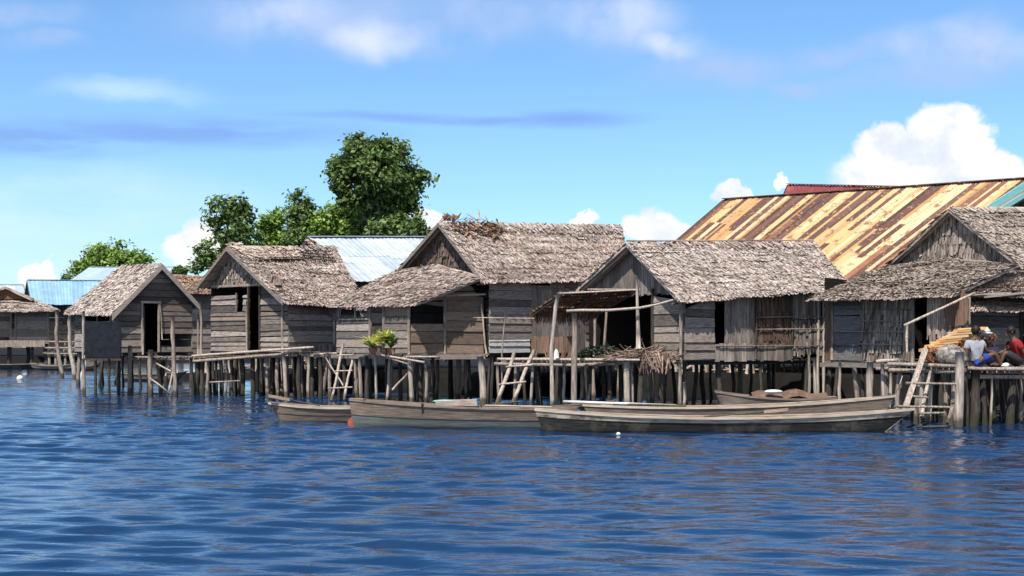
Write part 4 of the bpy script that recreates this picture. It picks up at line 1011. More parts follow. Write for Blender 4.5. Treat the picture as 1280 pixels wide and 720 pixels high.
# rusted roof
A, B, Cc, D = P(905, 250, 57), P(1310, 222, 49.5), P(1085, 390, 45), P(786, 352, 52)
t, ro = shed('rust_roofed_house', 'big building with long streaked rusty and cream corrugated roof behind the right houses', A, B, Cc, D, 'rust', 58, 3, None, rakem='post_dark', amp=.02, jitter=.5)
mb = MB(); mb.beam(P(1296, 226, 49.2) + Z * .1, P(1225, 270, 47.8) + Z * .05, .05, .24); mb.beam(P(1301, 231, 49.0), P(1215, 284, 47.4), .05, .16); mb.build('turquoise_fascia', M['teal'], t)
mb = MB()
# dark panel standing for the gable's shade at the near right corner
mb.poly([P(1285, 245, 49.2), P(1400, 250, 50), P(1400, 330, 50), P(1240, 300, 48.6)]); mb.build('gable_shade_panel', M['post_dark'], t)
# red roof behind it
A, B = P(985, 231, 74), P(1125, 234, 70); Cc, D = P(1140, 262, 67.5), P(972, 262, 71.5)
shed('red_roofed_house', 'red metal roof peeping over the rusty roof', A, B, Cc, D, 'red_roof', 12, 1, None, rakem='black_sheet', amp=.03)
# blue building at left
A, B, Cc, D = P(34, 350, 118), P(150, 351, 122), P(146, 381, 118.5), P(40, 381, 114)
shed('blue_roofed_house', 'low house with sky blue metal roof behind the far left hut', A, B, Cc, D, 'blue_roof', 8, 1, None, rakem='bluegrey', wallm='post_dark')
A, B, Cc, D = P(112, 334, 140), P(220, 334, 143), P(215, 352, 138), P(86, 352, 134)
shed('pale_blue_roofed_house', 'pale blue metal roof rising behind the left thatched house below the green trees', A, B, Cc, D, 'lightblue', 6, 1, None, rakem='lightblue')
A, B, Cc, D = P(-40, 356, 126), P(29, 356, 128), P(34, 378, 124), P(-45, 378, 122)
shed('grey_roofed_house', 'grey sheet roof at the far left behind the hipped hut', A, B, Cc, D, 'zinc', 8, 1, None, rakem='post_dark')
# brown roof between hut 1 and hut 2
def back_hut(label, A, B, Cc, D, m1, seed):
    t = thing('thatched_house', label, 'house', V((D.x, D.y, 0)))
    mb = MB(); thatch(mb, A, B, Cc, D, seed=seed, lw=.12, course=.2, ll=.5)
    D2 = V((2 * A.x - D.x, 2 * A.y - D.y, D.z)); C2 = V((2 * B.x - Cc.x, 2 * B.y - Cc.y, Cc.z)); thatch(mb, B, A, D2, C2, seed=seed + 1, lw=.2, course=.3, ll=.5, dens=.6)
    mb.build('roof', M[m1], t)
    for nm, (p, q, apx) in {'front_wall': (D, Cc, None), 'right_wall': (Cc, C2, B), 'back_wall': (C2, D2, None), 'left_wall': (D2, D, A)}.items():
        c_ = (A + B) / 2; pp = p.lerp(V((c_.x, c_.y, p.z)), .1); qq = q.lerp(V((c_.x, c_.y, q.z)), .1)
        wl = Wall(pp, qq, 1.2); mb = MB(); boards(mb, wl, [(0, 1.2), (wl.W, 1.2), (wl.W, q.z)] + ([(wl.W / 2, apx.z - .15)] if apx is not None else []) + [(0, p.z)], bh=.35); mb.build(nm, M['board'], t)
M['thatch_orange'] = surf_mat('orange_brown_thatch', (.20, .125, .085), (.44, .30, .21), (2, 2, 2), 3, isl=(.5, 1.3), bump=.1)
back_hut('orange-brown thatched roof in the gap right of the small board-gabled house', P(214, 343, 76), P(268, 346, 78), P(272, 366, 75), P(212, 366, 73), 'thatch_orange', 44)
# ================================================================== JETTIES, POSTS, LADDERS
def deck(parent, a, b, back, z, name='deck', mat='board_pale', pw=.13, gap=.02, messy=.06, beams=True):
    """planks laid from the front edge a-b towards back (a vector)"""
    mb = MB(); L = (b - a).length; d = (b - a).normalized(); u = 0
    za, zb = (z if isinstance(z, tuple) else (z, z))
    while u < L:
        w_ = pw * rnd(.6, 1.3); q = a + d * u; t_ = u / L; zz = za + (zb - za) * t_ + rnd(-.012, .012)
        f0 = q - back.normalized() * rnd(0, messy) + Z * zz; f1 = q + back + back.normalized() * rnd(-messy, messy) + Z * (zz + rnd(-.01, .01))
        s_ = d * w_
        mb.box8([f0, f0 + s_, f1 + s_, f1], [p + Z * .03 for p in (f0, f0 + s_, f1 + s_, f1)]); u += w_ + gap * rnd(.2, 1.8)
    o = mb.build(name, M[mat], parent)
    if beams:
        mb = MB()
        for k in (.06, .94): mb.pole(a + back * k + Z * (za - .06) - d * .15, b + back * k + Z * (zb - .06) + d * .15, .05, .045, .015)
        mb.build('beam', M['post'], parent)
    return o
def jpost(parent, px, Y, top_y, mat='post', r=.06, lean=0, wob=.04, name='post', bed=-.5, dY=0):
    """post in the water at pixel column px, depth Y, top at image row top_y; lean in pixels"""
    mb = MB(); top = P(px + lean, top_y, Y + dY); mb.pole(G(px, Y, bed), top, r * 1.1, r * .9, wob); return mb.build(name, M[mat], parent)
def stick(parent, a, b, r=.025, mat='pole', name='brace', wob=.02):
    mb = MB(); mb.pole(P(*a), P(*b), r, r * .85, wob); return mb.build(name, M[mat], parent)
def ladder(label, bl, tl, br, tr, rungs, r=.045, mat='pole', group=None, ext=.05):
    t = thing('ladder', label, 'ladder', P(*bl).lerp(P(*br), .5) * 1.0, group)
    for a, b in ((bl, tl), (br, tr)):
        mb = MB(); mb.pole(P(*a), P(*b), r, r * .9, .03); mb.build('rail', M[mat], t)
    for k in rungs:
        a = P(*bl).lerp(P(*tl), k); b = P(*br).lerp(P(*tr), k); d = (b - a).normalized() * rnd(.06, .2); fwd = V((0, -r - .01, 0))
        mb = MB(); mb.pole(a - d + fwd, b + d + fwd + Z * rnd(-.04, .04), .024, .022, .01); mb.build('rung', M[mat], t)
    return t

def stake_fence(label, px0, px1, Y0, Y1, n, z0=.35, z1=1.32):
    t = thing('stake_fence', label, 'fence', G((px0 + px1) / 2, (Y0 + Y1) / 2, .3), 'stake fences under the houses')
    mb = MB()
    for k in range(n):
        u = (k + rnd(-.35, .35)) / n; px = px0 + (px1 - px0) * u; Y = Y0 + (Y1 - Y0) * u + rnd(-.15, .15)
        a = G(px, Y, .6); b = G(px + rnd(-4, 4), Y + rnd(-.2, .2), z1 * rnd(.8, 1.1)); mb.pole(a, b, rnd(.03, .08), rnd(.02, .06), .03, 6, 3)
    mb.build('stake', M['pole'], t)
    mb = MB(); mb.pole(G(px0, Y0 + .1, z0 + .5), G(px1, Y1 + .1, z0 + .55), .03, .03, .05); mb.build('rail', M['post'], t)
    mb = MB()
    for k in range(n // 3):
        u = random.random(); c = G(px0 + (px1 - px0) * u, Y0 + (Y1 - Y0) * u + .5, .86); d = V((rnd(-1, 1), .2, rnd(-.1, .3))).normalized() * rnd(.2, .6); mb.beam(c - d, c + d, rnd(.08, .2), .03)
    mb.build('scrap_board', M['board_pale'], t)
stake_fence('row of pale uneven stakes in the gloom under the shuttered house', 868, 1032, 49.2, 49, 26)
stake_fence('row of pale uneven stakes in the gloom behind the porch platform posts', 636, 860, 50.6, 49.6, 26)
stake_fence('row of pale uneven stakes in the gloom under the narrow-doored hut', 255, 440, 56.5, 54.5, 22)

# ---- long jetty in front of the two left huts
def jetty_left():
    t = thing('jetty', 'long low plank jetty on crooked posts before the two left thatched houses', 'jetty', G(270, 48))
    a, b, c_ = G(163, 49.4), G(243, 48.5), G(397, 46.0)
    deck(t, a, b, V((.35, 1.3, 0)), (1.30, 1.30)); 
    deck(t, b, c_, V((.35, 1.15, 0)), (1.28, 1.50), mat='board_brown')
    stick(t, (240, 445, 48.3), (392, 434, 45.9), .045, 'pole', 'edge_pole')
    stick(t, (238, 452, 48.4), (352, 443, 46.4), .05, 'post', 'edge_pole')
    stick(t, (392, 443, 46.0), (440, 441, 45.2), .04, 'pole', 'edge_pole')
    deck(t, G(392, 46.0), G(452, 44.9), V((.3, .9, 0)), 1.45, mat='board')
    for (px, Y, ty, m_, r, ln) in ((163, 49.2, 432, 'post', .09, 0), (187, 48.9, 437, 'post', .085, 1), (197, 49.6, 446, 'post_dark', .05, 8), (202, 49.4, 444, 'post', .06, -6),
                                   (241, 48.3, 448, 'post_dark', .06, -2), (247, 48.5, 448, 'post_dark', .10, 0), (252, 48.4, 448, 'post_dark', .08, 1), (262, 48.1, 450, 'post', .05, -2), (270, 49.2, 449, 'post_dark', .05, 0), (281, 48.2, 449, 'post', .045, 2),
                                   (291, 47.9, 449, 'post_dark', .06, -1), (303, 48.0, 448, 'post_dark', .075, 0), (316, 47.7, 447, 'post_dark', .085, 0), (335, 47.3, 446, 'post', .06, 0),
                                   (347, 46.9, 444, 'post', .07, 0), (360, 46.5, 443, 'pole', .075, -6), (374, 46.4, 443, 'post_dark', .08, 0), (387, 46.1, 442, 'pole', .06, -1), (400, 46.0, 443, 'post_dark', .08, 0), (412, 45.6, 443, 'post', .06, 2), (430, 45.2, 443, 'post_dark', .07, 0), (446, 45.0, 443, 'post', .06, 0)):
        jpost(t, px, Y, ty, m_, r, ln)
    for k in range(12): jpost(t, 250 + k * 13 + rnd(-3, 3), 49.8 - k * .28, 448 - k * .5, 'post_dark' if k % 2 else 'post', rnd(.05, .08), rnd(-2, 2))
    stick(t, (186, 472, 48.7), (214, 493, 48.0), .03); stick(t, (195, 454, 48.8), (214, 464, 48.5), .03); stick(t, (211, 458, 48.7), (207, 470, 48.7), .03); stick(t, (218, 455, 48.6), (210, 494, 48.2), .035); stick(t, (213, 460, 48.6), (222, 466, 48.6), .03)
    stick(t, (262, 478, 47.9), (300, 476, 47.6), .03, 'post')
    stick(t, (407, 447, 45.4), (432, 487, 44.8), .025)
jetty_left()
mb = MB(); mb.pole(G(219, 48.2, -.5), P(216, 394, 48.2), .09, .06, .05); mesh_thing('mooring_pole', mb, M['post'], 'tall crooked pole rising above the left jetty before the open doorway', 'pole', G(219, 48.2), 'poles standing in the water')
for (px, tx, ty, Y, m_, r, lb) in ((79, 71, 387, 71.5, 'post', .10, 'long bent pole propping the roof corner of the far left hut'),
                                   (94, 87, 394, 70, 'pole', .10, 'straight pale pole left of the black box latrine'),
                                   (101, 105, 436, 70, 'white', .09, 'short curved white pole beside the black box'),
                                   (147, 146, 449, 62, 'pole', .10, 'short stub of pale pole standing alone under the small board-gabled house'),):
    mb = MB(); mb.pole(G(px, Y, -.5), P(tx, ty, Y), r * 1.1, r * .8, .14); mesh_thing('mooring_pole', mb, M[m_], lb, 'pole', G(px, Y), 'poles standing in the water')

# ---- rail fence far left
t = thing('railing', 'distant grey rail fence and walkway between the far left hut and the left thatched house', 'fence', G(82, 92))
for py in (427, 435, 442): stick(t, (56, py, 92), (112, py + rnd(-1, 1), 92), .06, 'post', 'rail')
for px in (62, 70, 82, 92, 108): jpost(t, px, 92.2, 424, 'post', .09)
deck(t, G(56, 92.3), G(118, 92.3), V((0, 1.5, 0)), 1.1, mat='board')

# ---- ladders
ladder('pale pole ladder leaning on the left jetty with wide rungs above the brown canoe', (414, 501, 44.0), (429, 430, 44.9), (430, 500, 44.0), (445, 429, 44.9), (.22, .52, .8), group='pole ladders')
ladder('thick-railed ladder at the left end of the porch platform beside a thin stick', (621, 505, 37.6), (643, 440, 38.3), (641, 503, 37.6), (668, 438, 38.3), (.0, .38, .72), r=.055, group='pole ladders')
# ---- plant platform
def plant_platform():
    t = thing('jetty', 'small shaky platform with potted plants and crossed braces under the sweeping roof', 'jetty', G(492, 41.5))
    deck(t, G(456, 42.4), G(532, 41.3), V((.25, .8, 0)), 1.44, mat='board')
    for (px, Y, ty, m_, r, ln) in ((458, 42.3, 446, 'post_dark', .07, 0), (462, 42.6, 446, 'post_dark', .06, 1), (470, 42.2, 447, 'pole', .045, -1), (479, 42.3, 449, 'pole', .05, 8), (488, 42.4, 448, 'post', .05, 1), (513, 41.6, 446, 'pole', .07, -1), (516, 42, 446, 'post', .05, 0), (533, 41.2, 452, 'post', .05, -1), (541, 42, 446, 'post_dark', .06, 0), (450, 42.8, 446, 'post', .06, 0), (526, 42, 448, 'post_dark', .09, 0), (500, 42.8, 448, 'post_dark', .07, 0)):
        jpost(t, px, Y, ty, m_, r, ln)
    stick(t, (472, 443, 41.9), (531, 453, 41.0), .035); stick(t, (474, 444, 42.0), (510, 455, 41.6), .03, 'post'); stick(t, (491, 487, 41.9), (512, 464, 41.6), .035); stick(t, (508, 446, 41.4), (546, 446, 41.2), .03)
plant_platform()
# ---- porch platform of house 4
def platform():
    t = thing('jetty', 'wide weathered platform before the open dark porch, on posts above the moored canoes', 'jetty', G(720, 38.5))
    deck(t, G(632, 39.6), G(803, 37.9), V((.55, 2.2, 0)), 1.36, mat='board_pale')
    stick(t, (622, 449, 38.9), (800, 450, 37.7), .045, 'pole', 'edge_pole'); stick(t, (618, 455, 39.2), (730, 457, 38.5), .05, 'post', 'edge_pole'); stick(t, (700, 457, 38.7), (845, 452, 37.9), .05, 'post', 'edge_pole')
    for (px, Y, ty, m_, r, ln) in ((606, 41.2, 445, 'pole', .11, -6), (622, 40.2, 452, 'post', .05, 0), (645, 39.3, 450, 'post', .06, 0), (665, 39.0, 452, 'pole', .045, 2), (705, 38.8, 455, 'pole', .04, 0), (738, 39.3, 455, 'post_dark', .06, 0), (783, 38.0, 452, 'pole', .10, 1), (790, 38.2, 452, 'pole', .04, -1), (800, 38.0, 452, 'post_dark', .07, 0), (852, 37.8, 450, 'post', .05, -3), (853, 37.7, 478, 'pole', .045, 2), (828, 38.2, 452, 'post_dark', .08, 0), (728, 38.6, 480, 'post', .035, 10), (760, 38.8, 455, 'post_dark', .07, 2)):
        jpost(t, px, Y, ty, m_, r, ln)
    for k in range(7): jpost(t, 650 + k * 26 + rnd(-5, 5), 40.6 - k * .2, 452, 'post_dark' if k % 3 else 'post', rnd(.05, .09), rnd(-3, 3))
platform()
# drying rack poles
def rack():
    t = thing('drying_rack', 'rack of tall crooked poles and cross bars standing before the dark porch', 'rack', G(720, 37.6))
    jpost(t, 688, 37.9, 366, 'pole', .055, 10, .11, 'upright'); jpost(t, 718, 37.6, 391, 'post', .075, 0, .05, 'upright')
    mb = MB(); mb.pole(P(798, 436, 37.7), P(796, 344, 37.7), .06, .025, .02); mb.build('upright', M['pole'], t)
    mb = MB(); mb.tube([P(708, 389, 37.5), P(725, 388, 37.5), P(760, 388, 37.5), P(800, 385, 37.5), P(820, 381, 37.7), P(841, 375, 37.9)], [.04, .04, .038, .036, .032, .025]); mb.build('cross_bar', M['pole'], t)
    stick(t, (699, 367, 37.8), (800, 362, 37.8), .025, 'pole', 'cross_bar'); stick(t, (735, 362, 38.6), (796, 362, 37.9), .03, 'post', 'cross_bar')
rack()
t = thing('fishing_pole', 'bare stick with a cross twig before the pale lower boards of the large house', 'pole', G(625, 39.5))
mb = MB(); mb.pole(G(622, 39.3, -.4), P(632, 388, 39.3), .03, .015, .05); mb.build('shaft', M['post'], t)
stick(t, (592, 397, 39.6), (668, 398, 39.2), .015, 'pole', 'cross_bar')

# ---- things on the platforms
def pot_plant(x, Y, z, h, label, seed, mat='leaf_yellow', spread=.45):
    random.seed(seed); t = thing('potted_plant', label, 'plant', G(x, Y, z), 'potted plants on the small platform'); c = G(x, Y, z)
    mb = MB(); mb.tube([c, c + Z * .16, c + Z * .2], [.09, .13, .135], 12); mb.build('pot', M['terracotta'], t)
    mb = MB()
    for k in range(75):
        a = rnd(0, 6.28); rr = rnd(.1, 1) * spread; hh = h * rnd(.25, 1.0); b = c + Z * (.18 + rnd(0, .25) * h); tip = c + V((math.cos(a) * rr, math.sin(a) * rr, .2 + hh))
        mid = b.lerp(tip, .5) + Z * .08; sd = (tip - b).cross(Z).normalized() * rnd(.03, .06)
        mb.quad(b - sd * .3, mid - sd, mid + sd, b + sd * .3); mb.quad(mid - sd, tip - sd * .2 - Z * .03, tip + sd * .2 - Z * .03, mid + sd)
    mb.build('foliage', M[mat], t)
pot_plant(466, 41.9, 1.47, .45, 'wide-spreading yellow-green plant at the left end of the small platform', 3, spread=.75)
pot_plant(480, 41.9, 1.47, .6, 'tallest yellow-green potted plant in the middle of the small platform', 4)
pot_plant(489, 41.8, 1.47, .5, 'greenish potted plant at the right of the plant row, before the dark window', 5, 'leaf_bright', .5)
random.seed(77)
Wm = Wall(G(664, 40.0), G(716, 39.4), 1.39)
mb = MB(); vboards(mb, Wm, 0, Wm.W, lambda u: 1.55, lambda u: 1.98, .16, ragged=.03)
for k in range(26): u_ = rnd(0, Wm.W); mb.quad(Wm.at(u_, 1.60, .02), Wm.at(u_ + rnd(-.1, .1), 1.39, rnd(.02, .1)), Wm.at(u_ + rnd(-.1, .1) + .03, 1.39, rnd(.02, .1)), Wm.at(u_ + .03, 1.60, .02))
mesh_thing('brown_screen', mb, M['vbrown'], 'reddish brown mat screen standing on the porch platform behind the poles', 'screen', G(690, 39.7, 1.39))
mb = MB(); c = G(695.5, 39.0, 1.39); mb.tube([c, c + Z * .14, c + Z * .19, c + Z * .25, c + Z * .27], [.07, .075, .06, .03, .03], 12)
mesh_thing('water_jug', mb, M['white'], 'small white plastic jug on the porch platform before the brown screen', 'jug', c)
mb = MB()
for k in range(900):
    c = G(752, 39.2, 1.39) + V((rnd(-.78, .62), rnd(-.35, .35), 0)); c.z += rnd(0, .36) * (1 - ((c.x - G(752, 39.2).x) / .85) ** 2); d_ = V((rnd(-1, 1), rnd(-1, 1), rnd(-.4, .4))).normalized() * rnd(.04, .14); s_ = d_.cross(V((rnd(-1, 1), rnd(-1, 1), 1))).normalized() * .02
    mb.quad(c - s_, c + d_ - s_, c + d_ + s_, c + s_)
mesh_thing('fishing_net', mb, M['net_green'], 'heap of dark green fishing net on the porch platform', 'net', G(752, 39.2, 1.39))
def frond_pile():
    t = thing('palm_frond_pile', 'tangled pile of dry brown palm fronds spilling off the platform edge below the house corner', 'fronds', G(805, 37.9, 1.39))
    mb = MB()
    for k in range(150):
        u_ = rnd(0, 1); c = G(762 + u_ * 78, 38.1 + rnd(-.3, .5), 1.39 + .24 * math.sin(math.pi * min(1, u_ * 1.05)) * random.random()); L = rnd(.4, 1.1)
        d_ = V((rnd(-1, 1), rnd(-.3, .3), rnd(-.25, .18))).normalized(); mb.pole(c - d_ * L / 2, c + d_ * L / 2, rnd(.008, .018), .006, .08, 4, 3)
    mb.build('stalk', M['dry_frond'], t)
    mb = MB()
    for k in range(80):
        c = G(rnd(803, 836), 37.75 + rnd(-.1, .2), 1.45 + rnd(-.05, .15)); d_ = V((rnd(-.35, .55), rnd(-.35, 0), -1)).normalized() * rnd(.15, .50); s_ = V((rnd(.01, .03), .01, 0))
        mb.quad(c - s_, c + d_ - s_ * .3, c + d_ + s_ * .3, c + s_)
    mb.build('hanging_leaf', M['dry_frond'], t)
frond_pile()
mb = MB(); c = P(750, 452, 38.2)
mb = MB()
for k in range(5): a = G(776 + k * 6, 38.9, 1.39); mb.beam(a, a + Z * rnd(.18, .26), .22, .03, up=V((0, 1, 0)))
mesh_thing('plank_stack', mb, M['board_pale'], 'short pale planks stood upright at the back of the platform beside the green net', 'planks', G(786, 38.9, 1.39))
# bluish cloth on hut 2
mb = MB(); base = P(404, 384, 49.0)
for i in range(6):
    for j in range(4):
        f = lambda i_, j_: base + V((i_ * .1, .03 * math.sin(i_ * 1.7 + j_), -.02 - j_ * .07 - .02 * math.sin(i_)))
        mb.quad(f(i, j), f(i, j + 1), f(i + 1, j + 1), f(i + 1, j), True)
mesh_thing('hanging_cloth', mb, M['bluegrey'], 'faded blue cloth hung under the eave beside the wall corner', 'cloth', base - Z * .3)

# ---- right pier
def pier_right():
    t = thing('jetty', 'cluttered right-hand jetty with thick pale front post and step rails', 'jetty', G(1165, 31.5))
    deck(t, G(1118, 32.6), G(1200, 31.2), V((.9, 3.2, 0)), 1.30, mat='board')
    stick(t, (1110, 455, 32.2), (1200, 458, 31.0), .05, 'post', 'edge_pole'); stick(t, (1112, 463, 32.4), (1196, 465, 31.1), .055, 'post', 'edge_pole'); stick(t, (1096, 452, 33.0), (1124, 450, 32.6), .05, 'pole', 'edge_pole'); stick(t, (1096, 461, 33.4), (1128, 461, 32.8), .045, 'post', 'edge_pole')
    for (px, Y, ty, m_, r, ln) in ((1199, 30.9, 440, 'pole', .10, 1), (1206, 31.4, 458, 'post_dark', .07, 0), (1190, 31.6, 462, 'post', .08, 3), (1181, 31.9, 460, 'post', .06, 2), (1152, 31.9, 460, 'pole', .05, 3), (1158, 31.5, 462, 'pole', .045, 6), (1146, 32.2, 460, 'post', .06, 3), (1121, 32.3, 455, 'post', .05, 4), (1126, 32.7, 455, 'post', .06, 0), (1106, 33.2, 455, 'pole', .05, -3), (1112, 33.6, 458, 'pole', .04, 2), (1103, 34.2, 456, 'post_dark', .05, 0), (1088, 36.5, 452, 'pole', .09, 0), (1050, 37.7, 452, 'pole', .045, 0), (1077, 38, 452, 'post_dark', .05, 0), (1011, 38.2, 435, 'post', .04, 0), (1018, 38.6, 450, 'pole', .05, 0),
                                   (1172, 33.5, 458, 'post_dark', .07, 0), (1184, 34.5, 458, 'post', .06, 0), (1140, 34.5, 458, 'post_dark', .07, 0)):
        jpost(t, px, Y, ty, m_, r, ln)
    stick(t, (1184, 529, 31.0), (1193, 500, 31.2), .05, 'post')
pier_right()
tl = thing('ladder', 'broad plank-railed ladder climbing from the canoe tip to the right jetty', 'ladder', G(1140, 30.9), 'pole ladders')
mb = MB(); mb.beam(P(1130, 514, 30.6), P(1157, 436, 31.4), .11, .06, up=V((0, 1, 0))); mb.build('rail', M['pole'], tl)
mb = MB(); mb.pole(P(1152, 522, 30.8), P(1163, 464, 31.4), .045, .04, .03); mb.build('rail', M['pole'], tl)
for (a, b) in (((1132, 479, 30.95), (1196, 480, 30.85)), ((1136, 495, 30.8), (1160, 497, 30.9)), ((1118, 508, 30.6), (1187, 509, 30.7)), ((1146, 534, 30.5), (1184, 533, 30.6)), ((1148, 517, 30.7), (1180, 516, 30.7))): stick(tl, a, b, .028, 'post', 'rung')
mb = MB(); mb.pole(P(1168, 386 + 18, 34.0) - Z * 0, P(1222, 366, 34.2), .03, .025, .01)
mb = MB(); mb.pole(P(1130, 407, 34.2), P(1219, 366, 34.2), .035, .028, .01); mb.pole(P(1134, 407, 34.2), P(1133, 452, 33.6), .03, .03, .01)
mesh_thing('prop_pole', mb, M['pole'], 'slanting pole reaching from an upright stick up to the low roof beside the dark doorway', 'pole', P(1133, 452, 33.6))
def pier_bench():
    t = thing('jetty', 'dark-legged jetty at the right edge where the people sit', 'jetty', G(1245, 32))
    deck(t, G(1204, 31.7), G(1330, 31.9), V((.5, 2.6, 0)), 1.24, mat='board')
    stick(t, (1202, 461, 31.5), (1330, 462, 31.7), .05, 'post', 'edge_pole'); stick(t, (1202, 471, 31.6), (1330, 472, 31.8), .055, 'post', 'edge_pole')
    for (px, Y, ty, m_, r, ln) in ((1215, 31.4, 462, 'post_dark', .10, 5), (1212, 32.0, 462, 'post_dark', .06, 3), (1231, 31.9, 462, 'post_dark', .07, -1), (1234, 32.5, 462, 'post_dark', .05, 1), (1246, 32.3, 462, 'post_dark', .05, -1), (1240, 31.6, 472, 'pole', .03, 0), (1262, 32.1, 462, 'post_dark', .10, 3), (1277, 32.4, 462, 'post', .04, 0), (1270, 33.8, 462, 'post_dark', .06, 0), (1226, 34, 462, 'post_dark', .06, 0), (1252, 34.2, 462, 'post_dark', .07, 0), (1310, 32, 462, 'post_dark', .08, 0)):
        jpost(t, px, Y, ty, m_, r, ln)
pier_bench()

# ---- firewood, bundle, sacks on the right pier
def firewood():
    t = thing('firewood_stack', 'stack of bright orange split firewood sloping beside the dark doorway on the right jetty', 'firewood', G(1180, 33.3, 1.33))
    x0 = G(1178, 33.3, 0)
    mb = MB()
    for i in range(7):      # top layer of pale slabs, a stair of them
        for j in range(3):
            c = P(1164 + i * 7.2 + j * 5, 436 - i * 3.9 - (0 if j == 0 else 1), 32.7 + i * .04 + j * .25)
            d = V((.30, .10, .02)); mb.beam(c - d * .9 + V((0, 0, rnd(-.02, .02))), c + d * (1.0 + rnd(0, .3)), .15, .065)
    mb.build('top_log', M['wood_orange'], t)
    mb = MB()
    for k in range(230):
        u_ = random.random(); top = 1.36 + .12 + .62 * u_ ; z_ = rnd(1.36, top); px = 1160 + u_ * 46
        c = G(px, 32.9 + rnd(-.1, .1), z_); L = rnd(.5, .7); d = V((.10, 1, 0)).normalized()
        mb.beam(c, c + d * L, rnd(.05, .10), rnd(.05, .09), up=V((rnd(-.5, .5), 0, 1)))
    mb.build('log', M['wood_bark'], t)
firewood()
mb = MB()
for k in range(90):
    a = rnd(0, math.pi * 2); rr = rnd(0, .24); c = G(1163, 31.9, 1.52) + V((rr * math.cos(a), 0, rr * .8 * math.sin(a))); d = V((.25, 1, .1)).normalized(); mb.pole(c, c + d * .45, rnd(.012, .022), .015, .01, 5, 2)
mesh_thing('stick_bundle', mb, M['wood_bark'], 'round bundle of reddish sticks seen end-on at the foot of the orange firewood', 'firewood', G(1163, 32, 1.33))
mb = MB(); mb.ball(G(1188, 31.9, 1.55), .33, .27, .25, 22, 14, .07); mb.ball(G(1191, 31.9, 1.46), .36, .26, .15, 22, 12, .05); mesh_thing('sack', mb, M['sack'], 'bulging grey patterned sack on the right jetty below the orange firewood', 'sack', G(1188, 31.9, 1.33))
mb = MB()
for k in range(70): 
    c = G(1234, 33.6, 1.36 + rnd(0, .62)) + V((rnd(-.27, .27), rnd(-.1, .1), 0)); d = V((.2, 1, rnd(-.2, .2))).normalized(); mb.pole(c, c + d * .4, rnd(.02, .04), .02, .01, 5, 2)
mesh_thing('firewood_heap', mb, M['wood_bark'], 'reddish brown firewood heap behind the person in the grey shirt', 'firewood', G(1234, 33.7, 1.3))
mb = MB(); mb.ball(P(1229, 414, 33.5), .17, .15, .09, 14, 8, .03); mb.ball(P(1230, 416.5, 33.5), .22, .19, .03, 14, 6, .03); mesh_thing('white_hat', mb, M['white'], 'white cloth hat lying on top of the reddish firewood heap', 'hat', P(1229, 417, 33.5))

